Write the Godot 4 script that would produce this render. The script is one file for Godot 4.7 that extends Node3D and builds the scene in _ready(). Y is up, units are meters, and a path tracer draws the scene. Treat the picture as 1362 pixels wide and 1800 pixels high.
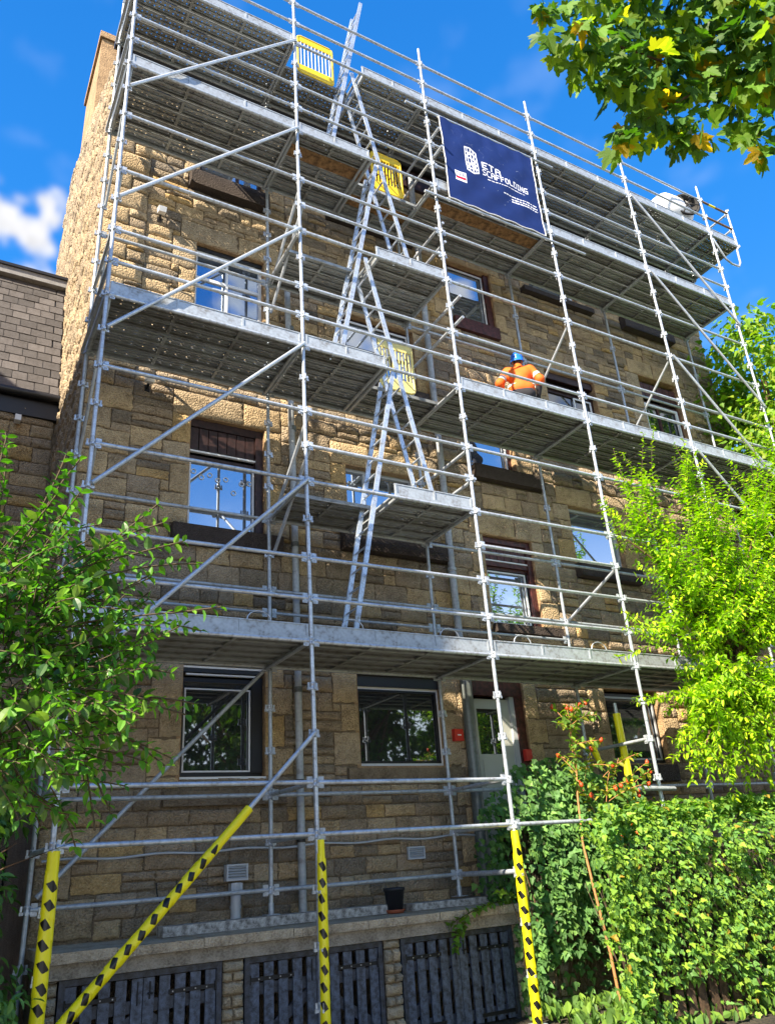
extends Node3D
# Scaffolded stone tenement seen from the lane below. x runs along the facade, y is up, z points from the wall to the viewer.

var rng := RandomNumberGenerator.new()
var M := {}          # materials by name
var used := {}       # names already taken at top level
var noise := FastNoiseLite.new()
const WALL := -1.6   # plane of the facade
const INNER := -1.25 # inner row of standards

func _ready():
	rng.seed = 7
	noise.seed = 11
	noise.frequency = 1.0
	setup_camera_and_light()
	make_materials()
	build_ground()
	build_tenement()
	build_neighbours()
	build_bin_store()
	build_scaffold()
	build_ladders()
	build_sleeves()
	build_small_things()
	build_banner()
	build_worker()
	build_plants()

# ------------------------------------------------------------------ camera, sky, sun
func setup_camera_and_light():
	var cam := Camera3D.new()
	cam.name = "camera"
	cam.fov = 66.04
	cam.near = 0.05
	cam.far = 600.0
	cam.position = Vector3(-3.6075, 1.6706, 7.8598)
	var b := Basis(Vector3.UP, deg_to_rad(-30.9777)) * Basis(Vector3.RIGHT, deg_to_rad(24.0586)) * Basis(Vector3.BACK, deg_to_rad(-4.1834))
	cam.basis = b
	add_child(cam)
	cam.current = true
	var env := Environment.new()
	env.background_mode = Environment.BG_SKY
	var sky := Sky.new()
	var pm := PanoramaSkyMaterial.new()
	pm.panorama = sky_image()
	pm.energy_multiplier = 1.0
	sky.sky_material = pm
	env.sky = sky
	env.background_energy_multiplier = 1.0
	env.ambient_light_source = Environment.AMBIENT_SOURCE_SKY
	env.reflected_light_source = Environment.REFLECTION_SOURCE_SKY
	env.tonemap_mode = Environment.TONE_MAPPER_LINEAR
	env.tonemap_exposure = 4.15
	env.sdfgi_enabled = true
	env.ssao_enabled = true
	env.ssil_enabled = true
	var we := WorldEnvironment.new()
	we.name = "world_environment"
	we.environment = env
	add_child(we)
	var sun := DirectionalLight3D.new()
	sun.name = "sun"
	sun.light_energy = 1.15
	sun.light_color = Color(1.0, 0.94, 0.85)
	sun.light_angular_distance = 0.5
	sun.shadow_enabled = true
	add_child(sun)
	sun.look_at_from_position(Vector3.ZERO, Vector3(1.08, -1.0, -0.5), Vector3.UP)

func sky_image() -> ImageTexture:
	var w := 1024
	var h := 512
	var im := Image.create(w, h, false, Image.FORMAT_RGBF)
	var fine := FastNoiseLite.new()
	fine.seed = 3
	fine.frequency = 9.0
	fine.fractal_octaves = 6
	# cumulus: direction, size; spread round the whole sky
	var puffs := [[Vector3(0.016, 0.665, -0.747), 0.042], [Vector3(0.035, 0.676, -0.736), 0.026], [Vector3(-0.004, 0.669, -0.743), 0.04]]
	var r2 := RandomNumberGenerator.new()
	r2.seed = 21
	for k in 11:
		var az := 2.1 + k * 0.47 + r2.randf_range(-0.15, 0.15)
		var el := r2.randf_range(0.25, 0.75)
		puffs.append([Vector3(cos(el) * sin(az), sin(el), -cos(el) * cos(az)), r2.randf_range(0.10, 0.2)])
	for p in puffs:
		p[0] = p[0].normalized()
	for j in h:
		var v := (j + 0.5) / h
		var y := cos(v * PI)
		var s := sin(v * PI)
		for i in w:
			var a := (i + 0.5) / w * TAU
			var d := Vector3(sin(a) * s, y, -cos(a) * s)
			var c: Color
			if y < 0.0:
				c = Color(0.10, 0.10, 0.085)
			else:
				var t := 1.0 - y
				c = Color(0.0034 + 0.016 * t, 0.046 + 0.088 * t, 0.166 + 0.19 * t)
				c = c.lerp(Color(0.60, 0.66, 0.72), clampf(pow(t, 9.0) * 9.0, 0, 1))
				var cover := 0.0
				for p in puffs:
					var q: Vector3 = d - p[0]
					var dist: float = sqrt(q.x * q.x + q.z * q.z + q.y * q.y * 2.2) / p[1]
					if dist < 1.6:
						var n: float = fine.get_noise_3d(d.x * 2.2, d.y * 3.0, d.z * 2.2)
						cover = maxf(cover, smoothstep(0.0, 0.55, 1.0 - dist + n * 1.1))
				if cover > 0.0:
					var g: float = 0.235 + 0.06 * fine.get_noise_3d(d.x * 5, d.y * 5 + 9, d.z * 5)
					c = c.lerp(Color(g, g * 1.0, g * 1.03), cover)
				var wisp: float = clampf(fine.get_noise_3d(d.x * 0.8 + 4, d.y * 2.0, d.z * 0.8) - 0.18, 0, 1) * 0.5 * (1.0 - y)
				c = c.lerp(Color(0.4, 0.43, 0.47), wisp)
			im.set_pixel(i, j, c)
	return ImageTexture.create_from_image(im)

# ------------------------------------------------------------------ textures and materials
func noise_bytes(size: int, seed_: int, freq: float, oct: int, cellular := false) -> PackedByteArray:
	var f := FastNoiseLite.new()
	f.seed = seed_
	f.frequency = freq
	f.fractal_octaves = oct
	if cellular:
		f.noise_type = FastNoiseLite.TYPE_CELLULAR
		f.cellular_return_type = FastNoiseLite.RETURN_DISTANCE
	var im := f.get_seamless_image(size, size)
	im.convert(Image.FORMAT_L8)
	return im.get_data()

func ramp_texture(size: int, layers: Array, cols: Array) -> ImageTexture:
	# layers: [seed, freq, octaves, weight, cellular]; cols: colours from low to high (sRGB)
	var sum := PackedFloat32Array()
	sum.resize(size * size)
	var wt := 0.0
	for l in layers:
		var b := noise_bytes(size, l[0], l[1], l[2], l[4])
		wt += l[3]
		for i in b.size():
			sum[i] += b[i] * l[3]
	var out := PackedByteArray()
	out.resize(size * size * 3)
	var n := cols.size() - 1
	for i in sum.size():
		var t := clampf((sum[i] / wt / 255.0 - 0.5) * 1.5 + 0.5, 0, 0.9999) * n
		var k := int(t)
		var c: Color = cols[k].lerp(cols[k + 1], t - k)
		out[i * 3] = int(c.r * 255)
		out[i * 3 + 1] = int(c.g * 255)
		out[i * 3 + 2] = int(c.b * 255)
	return tex(Image.create_from_data(size, size, false, Image.FORMAT_RGB8, out))

func tex(im: Image) -> ImageTexture:
	im.generate_mipmaps()
	return ImageTexture.create_from_image(im)

func bump(size: int, seed_: int, freq: float, oct: int, strength: float, cellular := false) -> ImageTexture:
	var im := Image.create_from_data(size, size, false, Image.FORMAT_L8, noise_bytes(size, seed_, freq, oct, cellular))
	im.convert(Image.FORMAT_RGBA8)
	im.bump_map_to_normal_map(strength)
	return tex(im)

func mat(c: Color, rough := 0.8, metal := 0.0) -> StandardMaterial3D:
	var m := StandardMaterial3D.new()
	m.albedo_color = c
	m.roughness = rough
	m.metallic = metal
	return m

func lin(r: float, g: float, b: float) -> Color:
	return Color(r, g, b).linear_to_srgb()

func textured(c: Color, rough: float, metal: float, t, nrm, nscale: float, scale: float, world := true) -> StandardMaterial3D:
	var m := mat(c, rough, metal)
	if t:
		m.albedo_texture = t
	if nrm:
		m.normal_enabled = true
		m.normal_texture = nrm
		m.normal_scale = nscale
	m.uv1_triplanar = true
	m.uv1_world_triplanar = world
	m.uv1_scale = Vector3.ONE * scale
	return m

func make_materials():
	var g := func(v): return Color(v, v, v)
	var grain := ramp_texture(512, [[4, 0.004, 3, 0.9, false], [1, 0.014, 4, 0.9, false], [2, 0.06, 4, 1.0, false], [5, 0.22, 2, 0.7, false]], [Color(0.50, 0.48, 0.46), Color(0.83, 0.81, 0.78), Color(0.97, 0.96, 0.94), Color(1, 0.99, 0.96)])
	var stone_n := bump(512, 7, 0.06, 5, 13.0)
	var pit_n := bump(512, 17, 0.05, 3, 8.0, true)
	var tints := [lin(0.550, 0.422, 0.254), lin(0.603, 0.467, 0.284), lin(0.486, 0.388, 0.254), lin(0.592, 0.422, 0.200), lin(0.410, 0.331, 0.236), lin(0.325, 0.269, 0.194), lin(0.550, 0.444, 0.301), lin(0.452, 0.360, 0.248), lin(0.635, 0.490, 0.296), lin(0.272, 0.230, 0.176)]
	M.tints = tints
	M.stone = []
	for t in tints:
		M.stone.append(textured(t, 0.92, 0, grain, stone_n, 1.4, 0.9))
	var sc := textured(Color.WHITE, 0.92, 0, grain, stone_n, 1.4, 0.9)
	sc.vertex_color_use_as_albedo = true
	M.stone_color = sc
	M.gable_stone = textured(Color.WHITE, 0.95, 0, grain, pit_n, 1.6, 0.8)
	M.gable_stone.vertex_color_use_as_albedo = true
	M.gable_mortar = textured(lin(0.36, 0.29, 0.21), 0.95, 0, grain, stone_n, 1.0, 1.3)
	M.mortar = textured(lin(0.25, 0.195, 0.13), 0.95, 0, grain, stone_n, 1.0, 1.3)
	M.dressed = textured(lin(0.46, 0.31, 0.17), 0.9, 0, grain, stone_n, 0.5, 0.8)
	M.dressed_grey = textured(lin(0.24, 0.19, 0.13), 0.9, 0, grain, stone_n, 0.5, 0.8)
	M.sill_dark = textured(lin(0.060, 0.046, 0.040), 0.85, 0, grain, stone_n, 0.6, 1.0)
	M.coping = textured(lin(0.56, 0.49, 0.38), 0.9, 0, grain, stone_n, 0.8, 1.1)
	M.pillar = textured(lin(0.50, 0.42, 0.30), 0.9, 0, grain, stone_n, 1.2, 1.6)
	M.pillar2 = textured(lin(0.40, 0.36, 0.28), 0.9, 0, grain, stone_n, 1.2, 1.6)
	M.concrete = textured(lin(0.36, 0.33, 0.28), 0.92, 0, grain, stone_n, 0.4, 1.0)
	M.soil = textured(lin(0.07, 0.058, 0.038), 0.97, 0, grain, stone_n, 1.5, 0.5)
	var spangle := ramp_texture(256, [[31, 0.06, 3, 1.0, false], [32, 0.03, 2, 0.8, true], [36, 0.01, 2, 0.6, false]], [Color(0.70, 0.68, 0.65), Color(0.87, 0.88, 0.89), Color(0.94, 0.96, 0.97), Color(1, 1, 1)])
	M.galv = textured(lin(0.63, 0.67, 0.73), 0.38, 0.4, spangle, null, 0, 1.5)
	M.galv_dull = textured(lin(0.50, 0.535, 0.57), 0.45, 0.3, spangle, null, 0, 1.2)
	M.deck = [textured(lin(0.33, 0.345, 0.345), 0.55, 0.15, spangle, null, 0, 0.5), textured(lin(0.26, 0.265, 0.255), 0.6, 0.1, spangle, null, 0, 0.5), textured(lin(0.42, 0.445, 0.45), 0.5, 0.2, spangle, null, 0, 0.5)]
	M.alu = textured(lin(0.66, 0.73, 0.84), 0.35, 0.5, spangle, null, 0, 2.0)
	var woodt := ramp_texture(256, [[41, 0.02, 4, 1.0, false], [42, 0.1, 2, 0.5, false]], [Color(0.5, 0.47, 0.44), Color(0.8, 0.77, 0.73), Color(1, 0.98, 0.95)])
	M.ply = textured(lin(0.36, 0.22, 0.10), 0.75, 0, woodt, null, 0, 1.5)
	M.sole = textured(lin(0.62, 0.63, 0.64), 0.8, 0, woodt, null, 0, 2.2)
	M.fence = textured(lin(0.13, 0.085, 0.05), 0.9, 0, woodt, stone_n, 0.4, 2.5)
	M.bark = textured(lin(0.22, 0.15, 0.08), 0.95, 0, woodt, stone_n, 1.2, 4.0)
	M.twig = mat(lin(0.075, 0.055, 0.03), 0.9)
	M.cane = mat(lin(0.42, 0.19, 0.07), 0.7)
	M.slate = []
	for v in [0.10, 0.135, 0.155, 0.19, 0.12]:
		M.slate.append(textured(lin(v * 0.68, v * 0.64, v * 0.66), 0.75, 0, grain, stone_n, 0.5, 2.0))
	M.lead = textured(lin(0.30, 0.31, 0.33), 0.6, 0.1, grain, null, 0, 1.0)
	M.black = mat(lin(0.012, 0.012, 0.014), 0.45)
	M.rubber = mat(lin(0.02, 0.02, 0.02), 0.8)
	M.gate = textured(lin(0.115, 0.155, 0.25), 0.55, 0, woodt, null, 0, 2.5)
	M.gate_frame = textured(lin(0.055, 0.072, 0.115), 0.5, 0, woodt, null, 0, 2.5)
	M.iron = mat(lin(0.012, 0.013, 0.016), 0.5, 0.3)
	M.bolt = mat(lin(0.35, 0.36, 0.38), 0.4, 0.7)
	M.white = mat(lin(0.75, 0.76, 0.76), 0.4)
	M.grey_pvc = mat(lin(0.42, 0.45, 0.48), 0.4)
	M.pipe = textured(lin(0.45, 0.47, 0.48), 0.45, 0.0, spangle, null, 0, 1.0)
	M.pipe_dark = textured(lin(0.16, 0.18, 0.17), 0.4, 0.1, spangle, null, 0, 1.0)
	M.maroon = textured(lin(0.11, 0.030, 0.028), 0.5, 0, woodt, null, 0, 2.0)
	M.brown = textured(lin(0.045, 0.018, 0.018), 0.55, 0, woodt, null, 0, 2.0)
	M.door = mat(lin(0.42, 0.44, 0.40), 0.45)
	M.upvc = mat(lin(0.72, 0.74, 0.75), 0.35)
	M.curtain = mat(lin(0.62, 0.66, 0.72), 0.9)
	M.lace = mat(lin(0.70, 0.72, 0.74), 0.9)
	M.pane = mat(lin(0.50, 0.55, 0.62), 0.02, 0.9)       # coated double glazing before a dark room
	M.pane_dark = mat(lin(0.20, 0.215, 0.23), 0.02, 0.9)
	var cl := mat(Color(0.62, 0.68, 0.76, 0.42), 0.02, 0.9)
	cl.transparency = BaseMaterial3D.TRANSPARENCY_ALPHA
	cl.metallic_specular = 1.0
	M.pane_clear = cl
	M.red = mat(lin(0.55, 0.03, 0.02), 0.45)
	M.terracotta = mat(lin(0.30, 0.075, 0.03), 0.8)
	M.pot = mat(lin(0.014, 0.016, 0.022), 0.5)
	M.yellow = mat(lin(0.96, 0.84, 0.01), 0.45)
	M.yellow_panel = mat(lin(0.80, 0.56, 0.02), 0.4)
	M.yellow_pale = mat(lin(0.72, 0.62, 0.22), 0.45)
	M.orange = textured(lin(0.88, 0.13, 0.005), 0.75, 0, null, stone_n, 0.15, 3.0)
	M.reflective = mat(lin(0.62, 0.62, 0.58), 0.35)
	M.trouser = mat(lin(0.025, 0.025, 0.032), 0.9)
	M.skin = mat(lin(0.42, 0.22, 0.14), 0.6)
	M.hair = mat(lin(0.03, 0.018, 0.01), 0.8)
	M.helmet = mat(lin(0.02, 0.19, 0.85), 0.25)
	M.hip = mat(lin(0.60, 0.07, 0.015), 0.45)
	var leafmat := func(back: Color):
		var m := mat(Color.WHITE, 0.5)
		m.metallic_specular = 0.35
		m.vertex_color_use_as_albedo = true
		m.backlight_enabled = true
		m.backlight = back
		m.cull_mode = BaseMaterial3D.CULL_DISABLED
		return m
	M.leaf = leafmat.call(lin(0.55, 0.80, 0.10))
	M.leaf_soft = leafmat.call(lin(0.75, 0.95, 0.08))
	M.maple = []
	for c in [Vector3(0.080, 0.150, 0.014), Vector3(0.110, 0.18, 0.014), Vector3(0.060, 0.118, 0.014), Vector3(0.17, 0.22, 0.016), Vector3(0.30, 0.22, 0.02)]:
		var m := mat(lin(c.x, c.y, c.z), 0.55)
		m.metallic_specular = 0.3
		m.backlight_enabled = true
		m.backlight = lin(c.x * 5.0, c.y * 4.4, c.z * 1.0)
		M.maple.append(m)
	M.shrub = []
	for c in [Vector3(0.042, 0.10, 0.020), Vector3(0.060, 0.13, 0.020), Vector3(0.033, 0.082, 0.022), Vector3(0.10, 0.185, 0.022)]:
		var m := mat(lin(c.x, c.y, c.z), 0.38)
		m.backlight_enabled = true
		m.backlight = lin(c.x * 2.0, c.y * 2.0, c.z)
		M.shrub.append(m)

# ------------------------------------------------------------------ helpers
func numbered(called: String) -> String:
	if not used.has(called):
		used[called] = 0
		return called
	used[called] += 1
	return "%s_%03d" % [called, used[called]]

func thing(called: String, label: String, category: String, at := Vector3.ZERO, group := "") -> Node3D:
	var o := Node3D.new()
	o.name = numbered(called)
	o.position = at
	add_child(o)
	tag(o, label, category, group)
	return o

func tag(o: Node, label: String, category: String, group := ""):
	o.set_meta("label", label)
	o.set_meta("category", category)
	if group != "":
		o.set_meta("group", group)

func S() -> SurfaceTool:
	var st := SurfaceTool.new()
	st.begin(Mesh.PRIMITIVE_TRIANGLES)
	return st

func mesh_of(st: SurfaceTool) -> ArrayMesh:
	st.generate_normals()
	return st.commit()

func put(called: String, m: Mesh, material: Material, parent: Node = self, xf := Transform3D.IDENTITY) -> MeshInstance3D:
	var o := MeshInstance3D.new()
	o.mesh = m
	o.material_override = material
	o.transform = xf
	if parent == self:
		o.name = numbered(called)
	else:
		var n: int = parent.get_meta("_n_" + called, -1) + 1
		parent.set_meta("_n_" + called, n)
		o.name = called if n == 0 else "%s_%03d" % [called, n]
	parent.add_child(o, true)
	return o

func obj(called: String, st: SurfaceTool, material: Material, parent: Node = self) -> MeshInstance3D:
	return put(called, mesh_of(st), material, parent)

func quad(st: SurfaceTool, a: Vector3, b: Vector3, c: Vector3, d: Vector3):
	# clockwise seen from the front
	for p in [a, b, c, a, c, d]:
		st.add_vertex(p)

func box(st: SurfaceTool, c: Vector3, s: Vector3, b := Basis.IDENTITY):
	st.set_smooth_group(-1)
	var h := s * 0.5
	var p := []
	for k in 8:
		p.append(c + b * Vector3(h.x if k & 1 else -h.x, h.y if k & 2 else -h.y, h.z if k & 4 else -h.z))
	quad(st, p[6], p[7], p[5], p[4])
	quad(st, p[3], p[2], p[0], p[1])
	quad(st, p[7], p[3], p[1], p[5])
	quad(st, p[2], p[6], p[4], p[0])
	quad(st, p[2], p[3], p[7], p[6])
	quad(st, p[4], p[5], p[1], p[0])

func bar(st: SurfaceTool, x0: float, x1: float, y0: float, y1: float, z0: float, z1: float):
	box(st, Vector3(x0 + x1, y0 + y1, z0 + z1) * 0.5, Vector3(absf(x1 - x0), absf(y1 - y0), absf(z1 - z0)))

func frame_along(d: Vector3) -> Basis:
	var y := d.normalized()
	var ref := Vector3.RIGHT if absf(y.x) < 0.9 else Vector3.BACK
	var x := ref.cross(y).normalized()
	return Basis(x, y, x.cross(y))

func tube(st: SurfaceTool, pts: Array, radii, n := 8, caps := true):
	# pts: points along the tube; radii: one radius or one per point
	st.set_smooth_group(0)
	var rings := []
	for k in pts.size():
		var d: Vector3
		if k == 0:
			d = pts[1] - pts[0]
		elif k == pts.size() - 1:
			d = pts[k] - pts[k - 1]
		else:
			d = pts[k + 1] - pts[k - 1]
		var f := frame_along(d)
		var r: float = radii[k] if radii is Array else radii
		var ring := []
		for i in n:
			var a := TAU * i / n
			ring.append(pts[k] + (f.x * cos(a) + f.z * sin(a)) * r)
		rings.append(ring)
	for k in pts.size() - 1:
		for i in n:
			var j := (i + 1) % n
			quad(st, rings[k][i], rings[k][j], rings[k + 1][j], rings[k + 1][i])
	if caps:
		st.set_smooth_group(-1)
		for i in n:
			var j := (i + 1) % n
			for p in [pts[0], rings[0][j], rings[0][i]]:
				st.add_vertex(p)
			for p in [pts[-1], rings[-1][i], rings[-1][j]]:
				st.add_vertex(p)

func lathe(st: SurfaceTool, at: Vector3, prof: Array, n := 16):
	# prof: Vector2(radius, height) from bottom to top
	st.set_smooth_group(0)
	for k in prof.size() - 1:
		for i in n:
			var a := TAU * i / n
			var b := TAU * (i + 1) / n
			var p: Vector2 = prof[k]
			var q: Vector2 = prof[k + 1]
			quad(st, at + Vector3(cos(a) * p.x, p.y, sin(a) * p.x), at + Vector3(cos(a) * q.x, q.y, sin(a) * q.x), at + Vector3(cos(b) * q.x, q.y, sin(b) * q.x), at + Vector3(cos(b) * p.x, p.y, sin(b) * p.x))

func scatter(called: String, m: Mesh, material: Material, xfs: Array, cols: Array, parent: Node) -> MultiMeshInstance3D:
	var mm := MultiMesh.new()
	mm.transform_format = MultiMesh.TRANSFORM_3D
	mm.use_colors = cols.size() > 0
	mm.mesh = m
	mm.instance_count = xfs.size()
	for i in xfs.size():
		mm.set_instance_transform(i, xfs[i])
		if cols.size() > 0:
			mm.set_instance_color(i, cols[i])
	var o := MultiMeshInstance3D.new()
	o.multimesh = mm
	o.material_override = material
	o.set_meta("kind", "stuff")
	if parent == self:
		o.name = numbered(called)
	else:
		o.name = called
	parent.add_child(o, true)
	return o

func on_screen(p: Vector3) -> float:
	# how large a metre at p shows, 0 when the camera does not face it
	var cam: Camera3D = get_node("camera")
	var q := cam.transform.affine_inverse() * p
	if q.z > -0.2:
		return 0.0
	var t := tan(deg_to_rad(33.02))
	var x := q.x / -q.z / (t * 774.0 / 1024.0)
	var y := q.y / -q.z / t
	if absf(x) > 1.08 or absf(y) > 1.05:
		return 0.0
	return 1.0 / -q.z

func stone_mesh(seed_: int, rough: float) -> ArrayMesh:
	# unit block: x, y from -0.5 to 0.5, front face at z = 1, worn edges, rock face
	var st := S()
	st.set_smooth_group(0)
	var nx := 6
	var ny := 5
	var g := []
	for j in ny + 1:
		var row := []
		for i in nx + 1:
			var u := float(i) / nx
			var v := float(j) / ny
			var ex: float = minf(u, 1 - u) * 2
			var ey: float = minf(v, 1 - v) * 2
			var e: float = smoothstep(0, 0.38, ex) * smoothstep(0, 0.45, ey)
			var n := noise.get_noise_3d(u * 2.1 + seed_ * 7.3, v * 1.7, seed_ * 3.1) + 0.6 * noise.get_noise_3d(u * 5 + seed_, v * 4, 9)
			var z := 0.30 + e * (0.55 + rough * n)
			var jx := 0.055 * noise.get_noise_3d(u * 3, v * 3, seed_ + 40.0)
			var jy := 0.085 * noise.get_noise_3d(u * 3, v * 3, seed_ + 80.0)
			row.append(Vector3((u - 0.5) * 0.99 + jx, (v - 0.5) * 0.97 + jy, z))
		g.append(row)
	for j in ny:
		for i in nx:
			quad(st, g[j + 1][i], g[j + 1][i + 1], g[j][i + 1], g[j][i])
	for i in nx:
		var dn := Vector3(0, 0, 1)
		quad(st, g[0][i], g[0][i + 1], g[0][i + 1] * Vector3(1, 1, 0), g[0][i] * Vector3(1, 1, 0))
		quad(st, g[ny][i + 1], g[ny][i], g[ny][i] * Vector3(1, 1, 0), g[ny][i + 1] * Vector3(1, 1, 0))
	for j in ny:
		quad(st, g[j + 1][0], g[j][0], g[j][0] * Vector3(1, 1, 0), g[j + 1][0] * Vector3(1, 1, 0))
		quad(st, g[j][nx], g[j + 1][nx], g[j + 1][nx] * Vector3(1, 1, 0), g[j][nx] * Vector3(1, 1, 0))
	return mesh_of(st)

# ------------------------------------------------------------------ ground
func build_ground():
	var st := S()
	st.set_smooth_group(-1)
	quad(st, Vector3(-150, 0, -150), Vector3(150, 0, -150), Vector3(150, 0, 150), Vector3(-150, 0, 150))
	var o := obj("ground", st, M.soil)
	o.set_meta("kind", "structure")
	var st2 := S()
	st2.set_smooth_group(-1)
	quad(st2, Vector3(-9, 0.004, 2.6), Vector3(12, 0.004, 2.6), Vector3(12, 0.004, 11), Vector3(-9, 0.004, 11))
	var p := obj("path", st2, M.concrete)
	p.set_meta("kind", "structure")

# ------------------------------------------------------------------ the tenement
# openings: x0, x1, y0, y1 of the hole in the facade
var openings := [
	[-0.98, 0.07, 2.75, 4.09], [1.39, 2.74, 2.86, 4.08], [3.22, 4.22, 1.16, 4.10], [5.90, 7.12, 2.88, 4.05],
	[-1.01, 0.07, 5.90, 7.58], [1.38, 2.62, 6.15, 7.28], [3.83, 4.84, 4.97, 6.48], [5.83, 7.02, 6.22, 7.33],
	[-1.03, 0.07, 9.30, 10.72], [1.38, 2.84, 8.90, 10.19], [3.78, 4.76, 7.74, 8.75], [5.83, 7.12, 8.90, 10.27], [8.52, 9.72, 9.20, 10.86],
	[3.78, 4.80, 10.85, 12.20], [-1.03, 0.07, 12.08, 13.42], [1.38, 2.84, 12.45, 13.55], [5.83, 7.12, 12.16, 13.5], [8.50, 9.72, 12.32, 13.55]]
# sills: x0, x1, y0, y1, how far it stands out, kind
var sills := [
	[-1.16, 0.33, 2.43, 2.59, 0.05, "dressed_grey"], [1.19, 3.07, 2.66, 2.83, 0.06, "dressed_grey"], [5.80, 7.20, 2.60, 2.85, 0.08, "sill_dark"],
	[-1.22, 0.30, 5.64, 5.88, 0.14, "sill_dark"], [1.24, 3.07, 5.85, 6.14, 0.16, "sill_dark"], [3.82, 5.16, 4.83, 4.96, 0.12, "sill_dark"], [5.76, 7.24, 5.95, 6.20, 0.16, "sill_dark"],
	[-1.18, 0.26, 9.06, 9.29, 0.12, "sill_dark"], [1.24, 3.0, 8.66, 8.89, 0.12, "sill_dark"], [3.76, 5.24, 7.47, 7.72, 0.15, "sill_dark"], [5.72, 7.26, 8.66, 8.89, 0.12, "sill_dark"], [8.40, 9.86, 8.95, 9.18, 0.12, "sill_dark"],
	[-1.20, 0.12, 11.77, 12.07, 0.18, "sill_dark"], [1.24, 3.0, 12.15, 12.44, 0.14, "sill_dark"], [5.58, 7.46, 12.04, 12.15, 0.14, "sill_dark"], [8.34, 9.88, 11.98, 12.30, 0.16, "sill_dark"]]
const X0 := -2.43
const X1 := 11.05
const EAVES := 14.2

func build_tenement():
	var t := thing("stone_tenement", "four storey buff sandstone tenement standing behind the scaffold", "tenement")
	# ---- the wall behind the stones, with its openings and their reveals
	var xs := [X0, X1]
	var ys := [0.0, EAVES]
	for o in openings:
		for k in 2:
			if not xs.has(o[k]): xs.append(o[k])
			if not ys.has(o[2 + k]): ys.append(o[2 + k])
	xs.sort()
	ys.sort()
	var st := S()
	st.set_smooth_group(-1)
	for i in xs.size() - 1:
		for j in ys.size() - 1:
			var cx: float = (xs[i] + xs[i + 1]) * 0.5
			var cy: float = (ys[j] + ys[j + 1]) * 0.5
			var hole := false
			for o in openings:
				if cx > o[0] and cx < o[1] and cy > o[2] and cy < o[3]:
					hole = true
			if not hole:
				quad(st, Vector3(xs[i], ys[j + 1], WALL), Vector3(xs[i + 1], ys[j + 1], WALL), Vector3(xs[i + 1], ys[j], WALL), Vector3(xs[i], ys[j], WALL))
				quad(st, Vector3(xs[i + 1], ys[j + 1], WALL - 0.5), Vector3(xs[i], ys[j + 1], WALL - 0.5), Vector3(xs[i], ys[j], WALL - 0.5), Vector3(xs[i + 1], ys[j], WALL - 0.5))
	# right gable, back and the gable on the left (its outline rises to the chimney)
	var gable := [Vector2(-1.6, 0), Vector2(-1.6, 14.25), Vector2(-4.3, 15.98), Vector2(-5.0, 16.42), Vector2(-7.9, 17.6), Vector2(-9.2, 15.3), Vector2(-10.4, 13.2), Vector2(-10.4, 0)]
	for x in [X0, X1]:
		var gs := S()
		gs.set_smooth_group(-1)
		for k in range(1, gable.size() - 1):
			var a := Vector3(x, gable[0].y, gable[0].x)
			var b := Vector3(x, gable[k].y, gable[k].x)
			var c := Vector3(x, gable[k + 1].y, gable[k + 1].x)
			for p in ([a, b, c] if x == X1 else [a, c, b]):
				gs.add_vertex(p)
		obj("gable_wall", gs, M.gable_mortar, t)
	quad(st, Vector3(X1, 13.2, -10.4), Vector3(X0, 13.2, -10.4), Vector3(X0, 0, -10.4), Vector3(X1, 0, -10.4))
	obj("wall", st, M.mortar, t)
	var rv := S()
	for o in openings:
		var d := 0.17
		bar(rv, o[0] - 0.05, o[0], o[2], o[3], WALL - d, WALL + 0.012)
		bar(rv, o[1], o[1] + 0.05, o[2], o[3], WALL - d, WALL + 0.012)
		bar(rv, o[0] - 0.05, o[1] + 0.05, o[3], o[3] + 0.05, WALL - d, WALL + 0.010)
		bar(rv, o[0] - 0.05, o[1] + 0.05, o[2] - 0.05, o[2], WALL - d, WALL + 0.010)
	obj("reveal", rv, M.dressed, t)
	# ---- roof
	var rf := S()
	rf.set_smooth_group(-1)
	var ridge := Vector3(0, 17.45, -7.0)
	quad(rf, Vector3(X0 + 0.35, 17.3, -6.9), Vector3(X1, 17.3, -6.9), Vector3(X1, 14.27, -1.50), Vector3(X0 + 0.35, 14.27, -1.50))
	quad(rf, Vector3(X1, 17.3, -6.9), Vector3(X0 + 0.35, 17.3, -6.9), Vector3(X0 + 0.35, 13.2, -10.4), Vector3(X1, 13.2, -10.4))
	obj("roof", rf, M.slate[1], t)
	var sk := S()
	box(sk, Vector3(X0 + 0.17, 15.25, -3.25), Vector3(0.36, 0.10, 4.0), Basis(Vector3.RIGHT, 0.570))
	obj("skew_stone", sk, M.dressed_grey, t)
	var ch := S()
	bar(ch, X0 + 0.012, X0 + 1.2, 15.9, 19.0, -6.9, -5.0)
	bar(ch, X0 - 0.04, X0 + 1.25, 19.0, 19.18, -6.95, -4.95)
	obj("chimney", ch, M.dressed, t)
	var gu := S()
	tube(gu, [Vector3(X0 - 0.12, 14.20, -1.42), Vector3(X1 + 0.1, 14.20, -1.42)], 0.105, 10)
	obj("gutter", gu, M.black, t)
	var fa := S()
	bar(fa, X0, X1 + 0.05, 13.66, 14.16, -1.585, -1.50)
	obj("fascia", fa, M.brown, t)
	# ---- sills and lintels
	for s in sills:
		var q := S()
		bar(q, s[0], s[1], s[2], s[3], WALL - 0.16, WALL + s[4])
		obj("sill", q, M[s[5]], t)
	var keep_out := []
	for s in sills:
		keep_out.append([s[0] - 0.01, s[1] + 0.01, s[2] - 0.01, s[3] + 0.01])
	var variants := []
	for k in 10:
		variants.append(stone_mesh(k, 0.28 + 0.05 * (k % 4)))
	var smooth_variants := []
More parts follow.
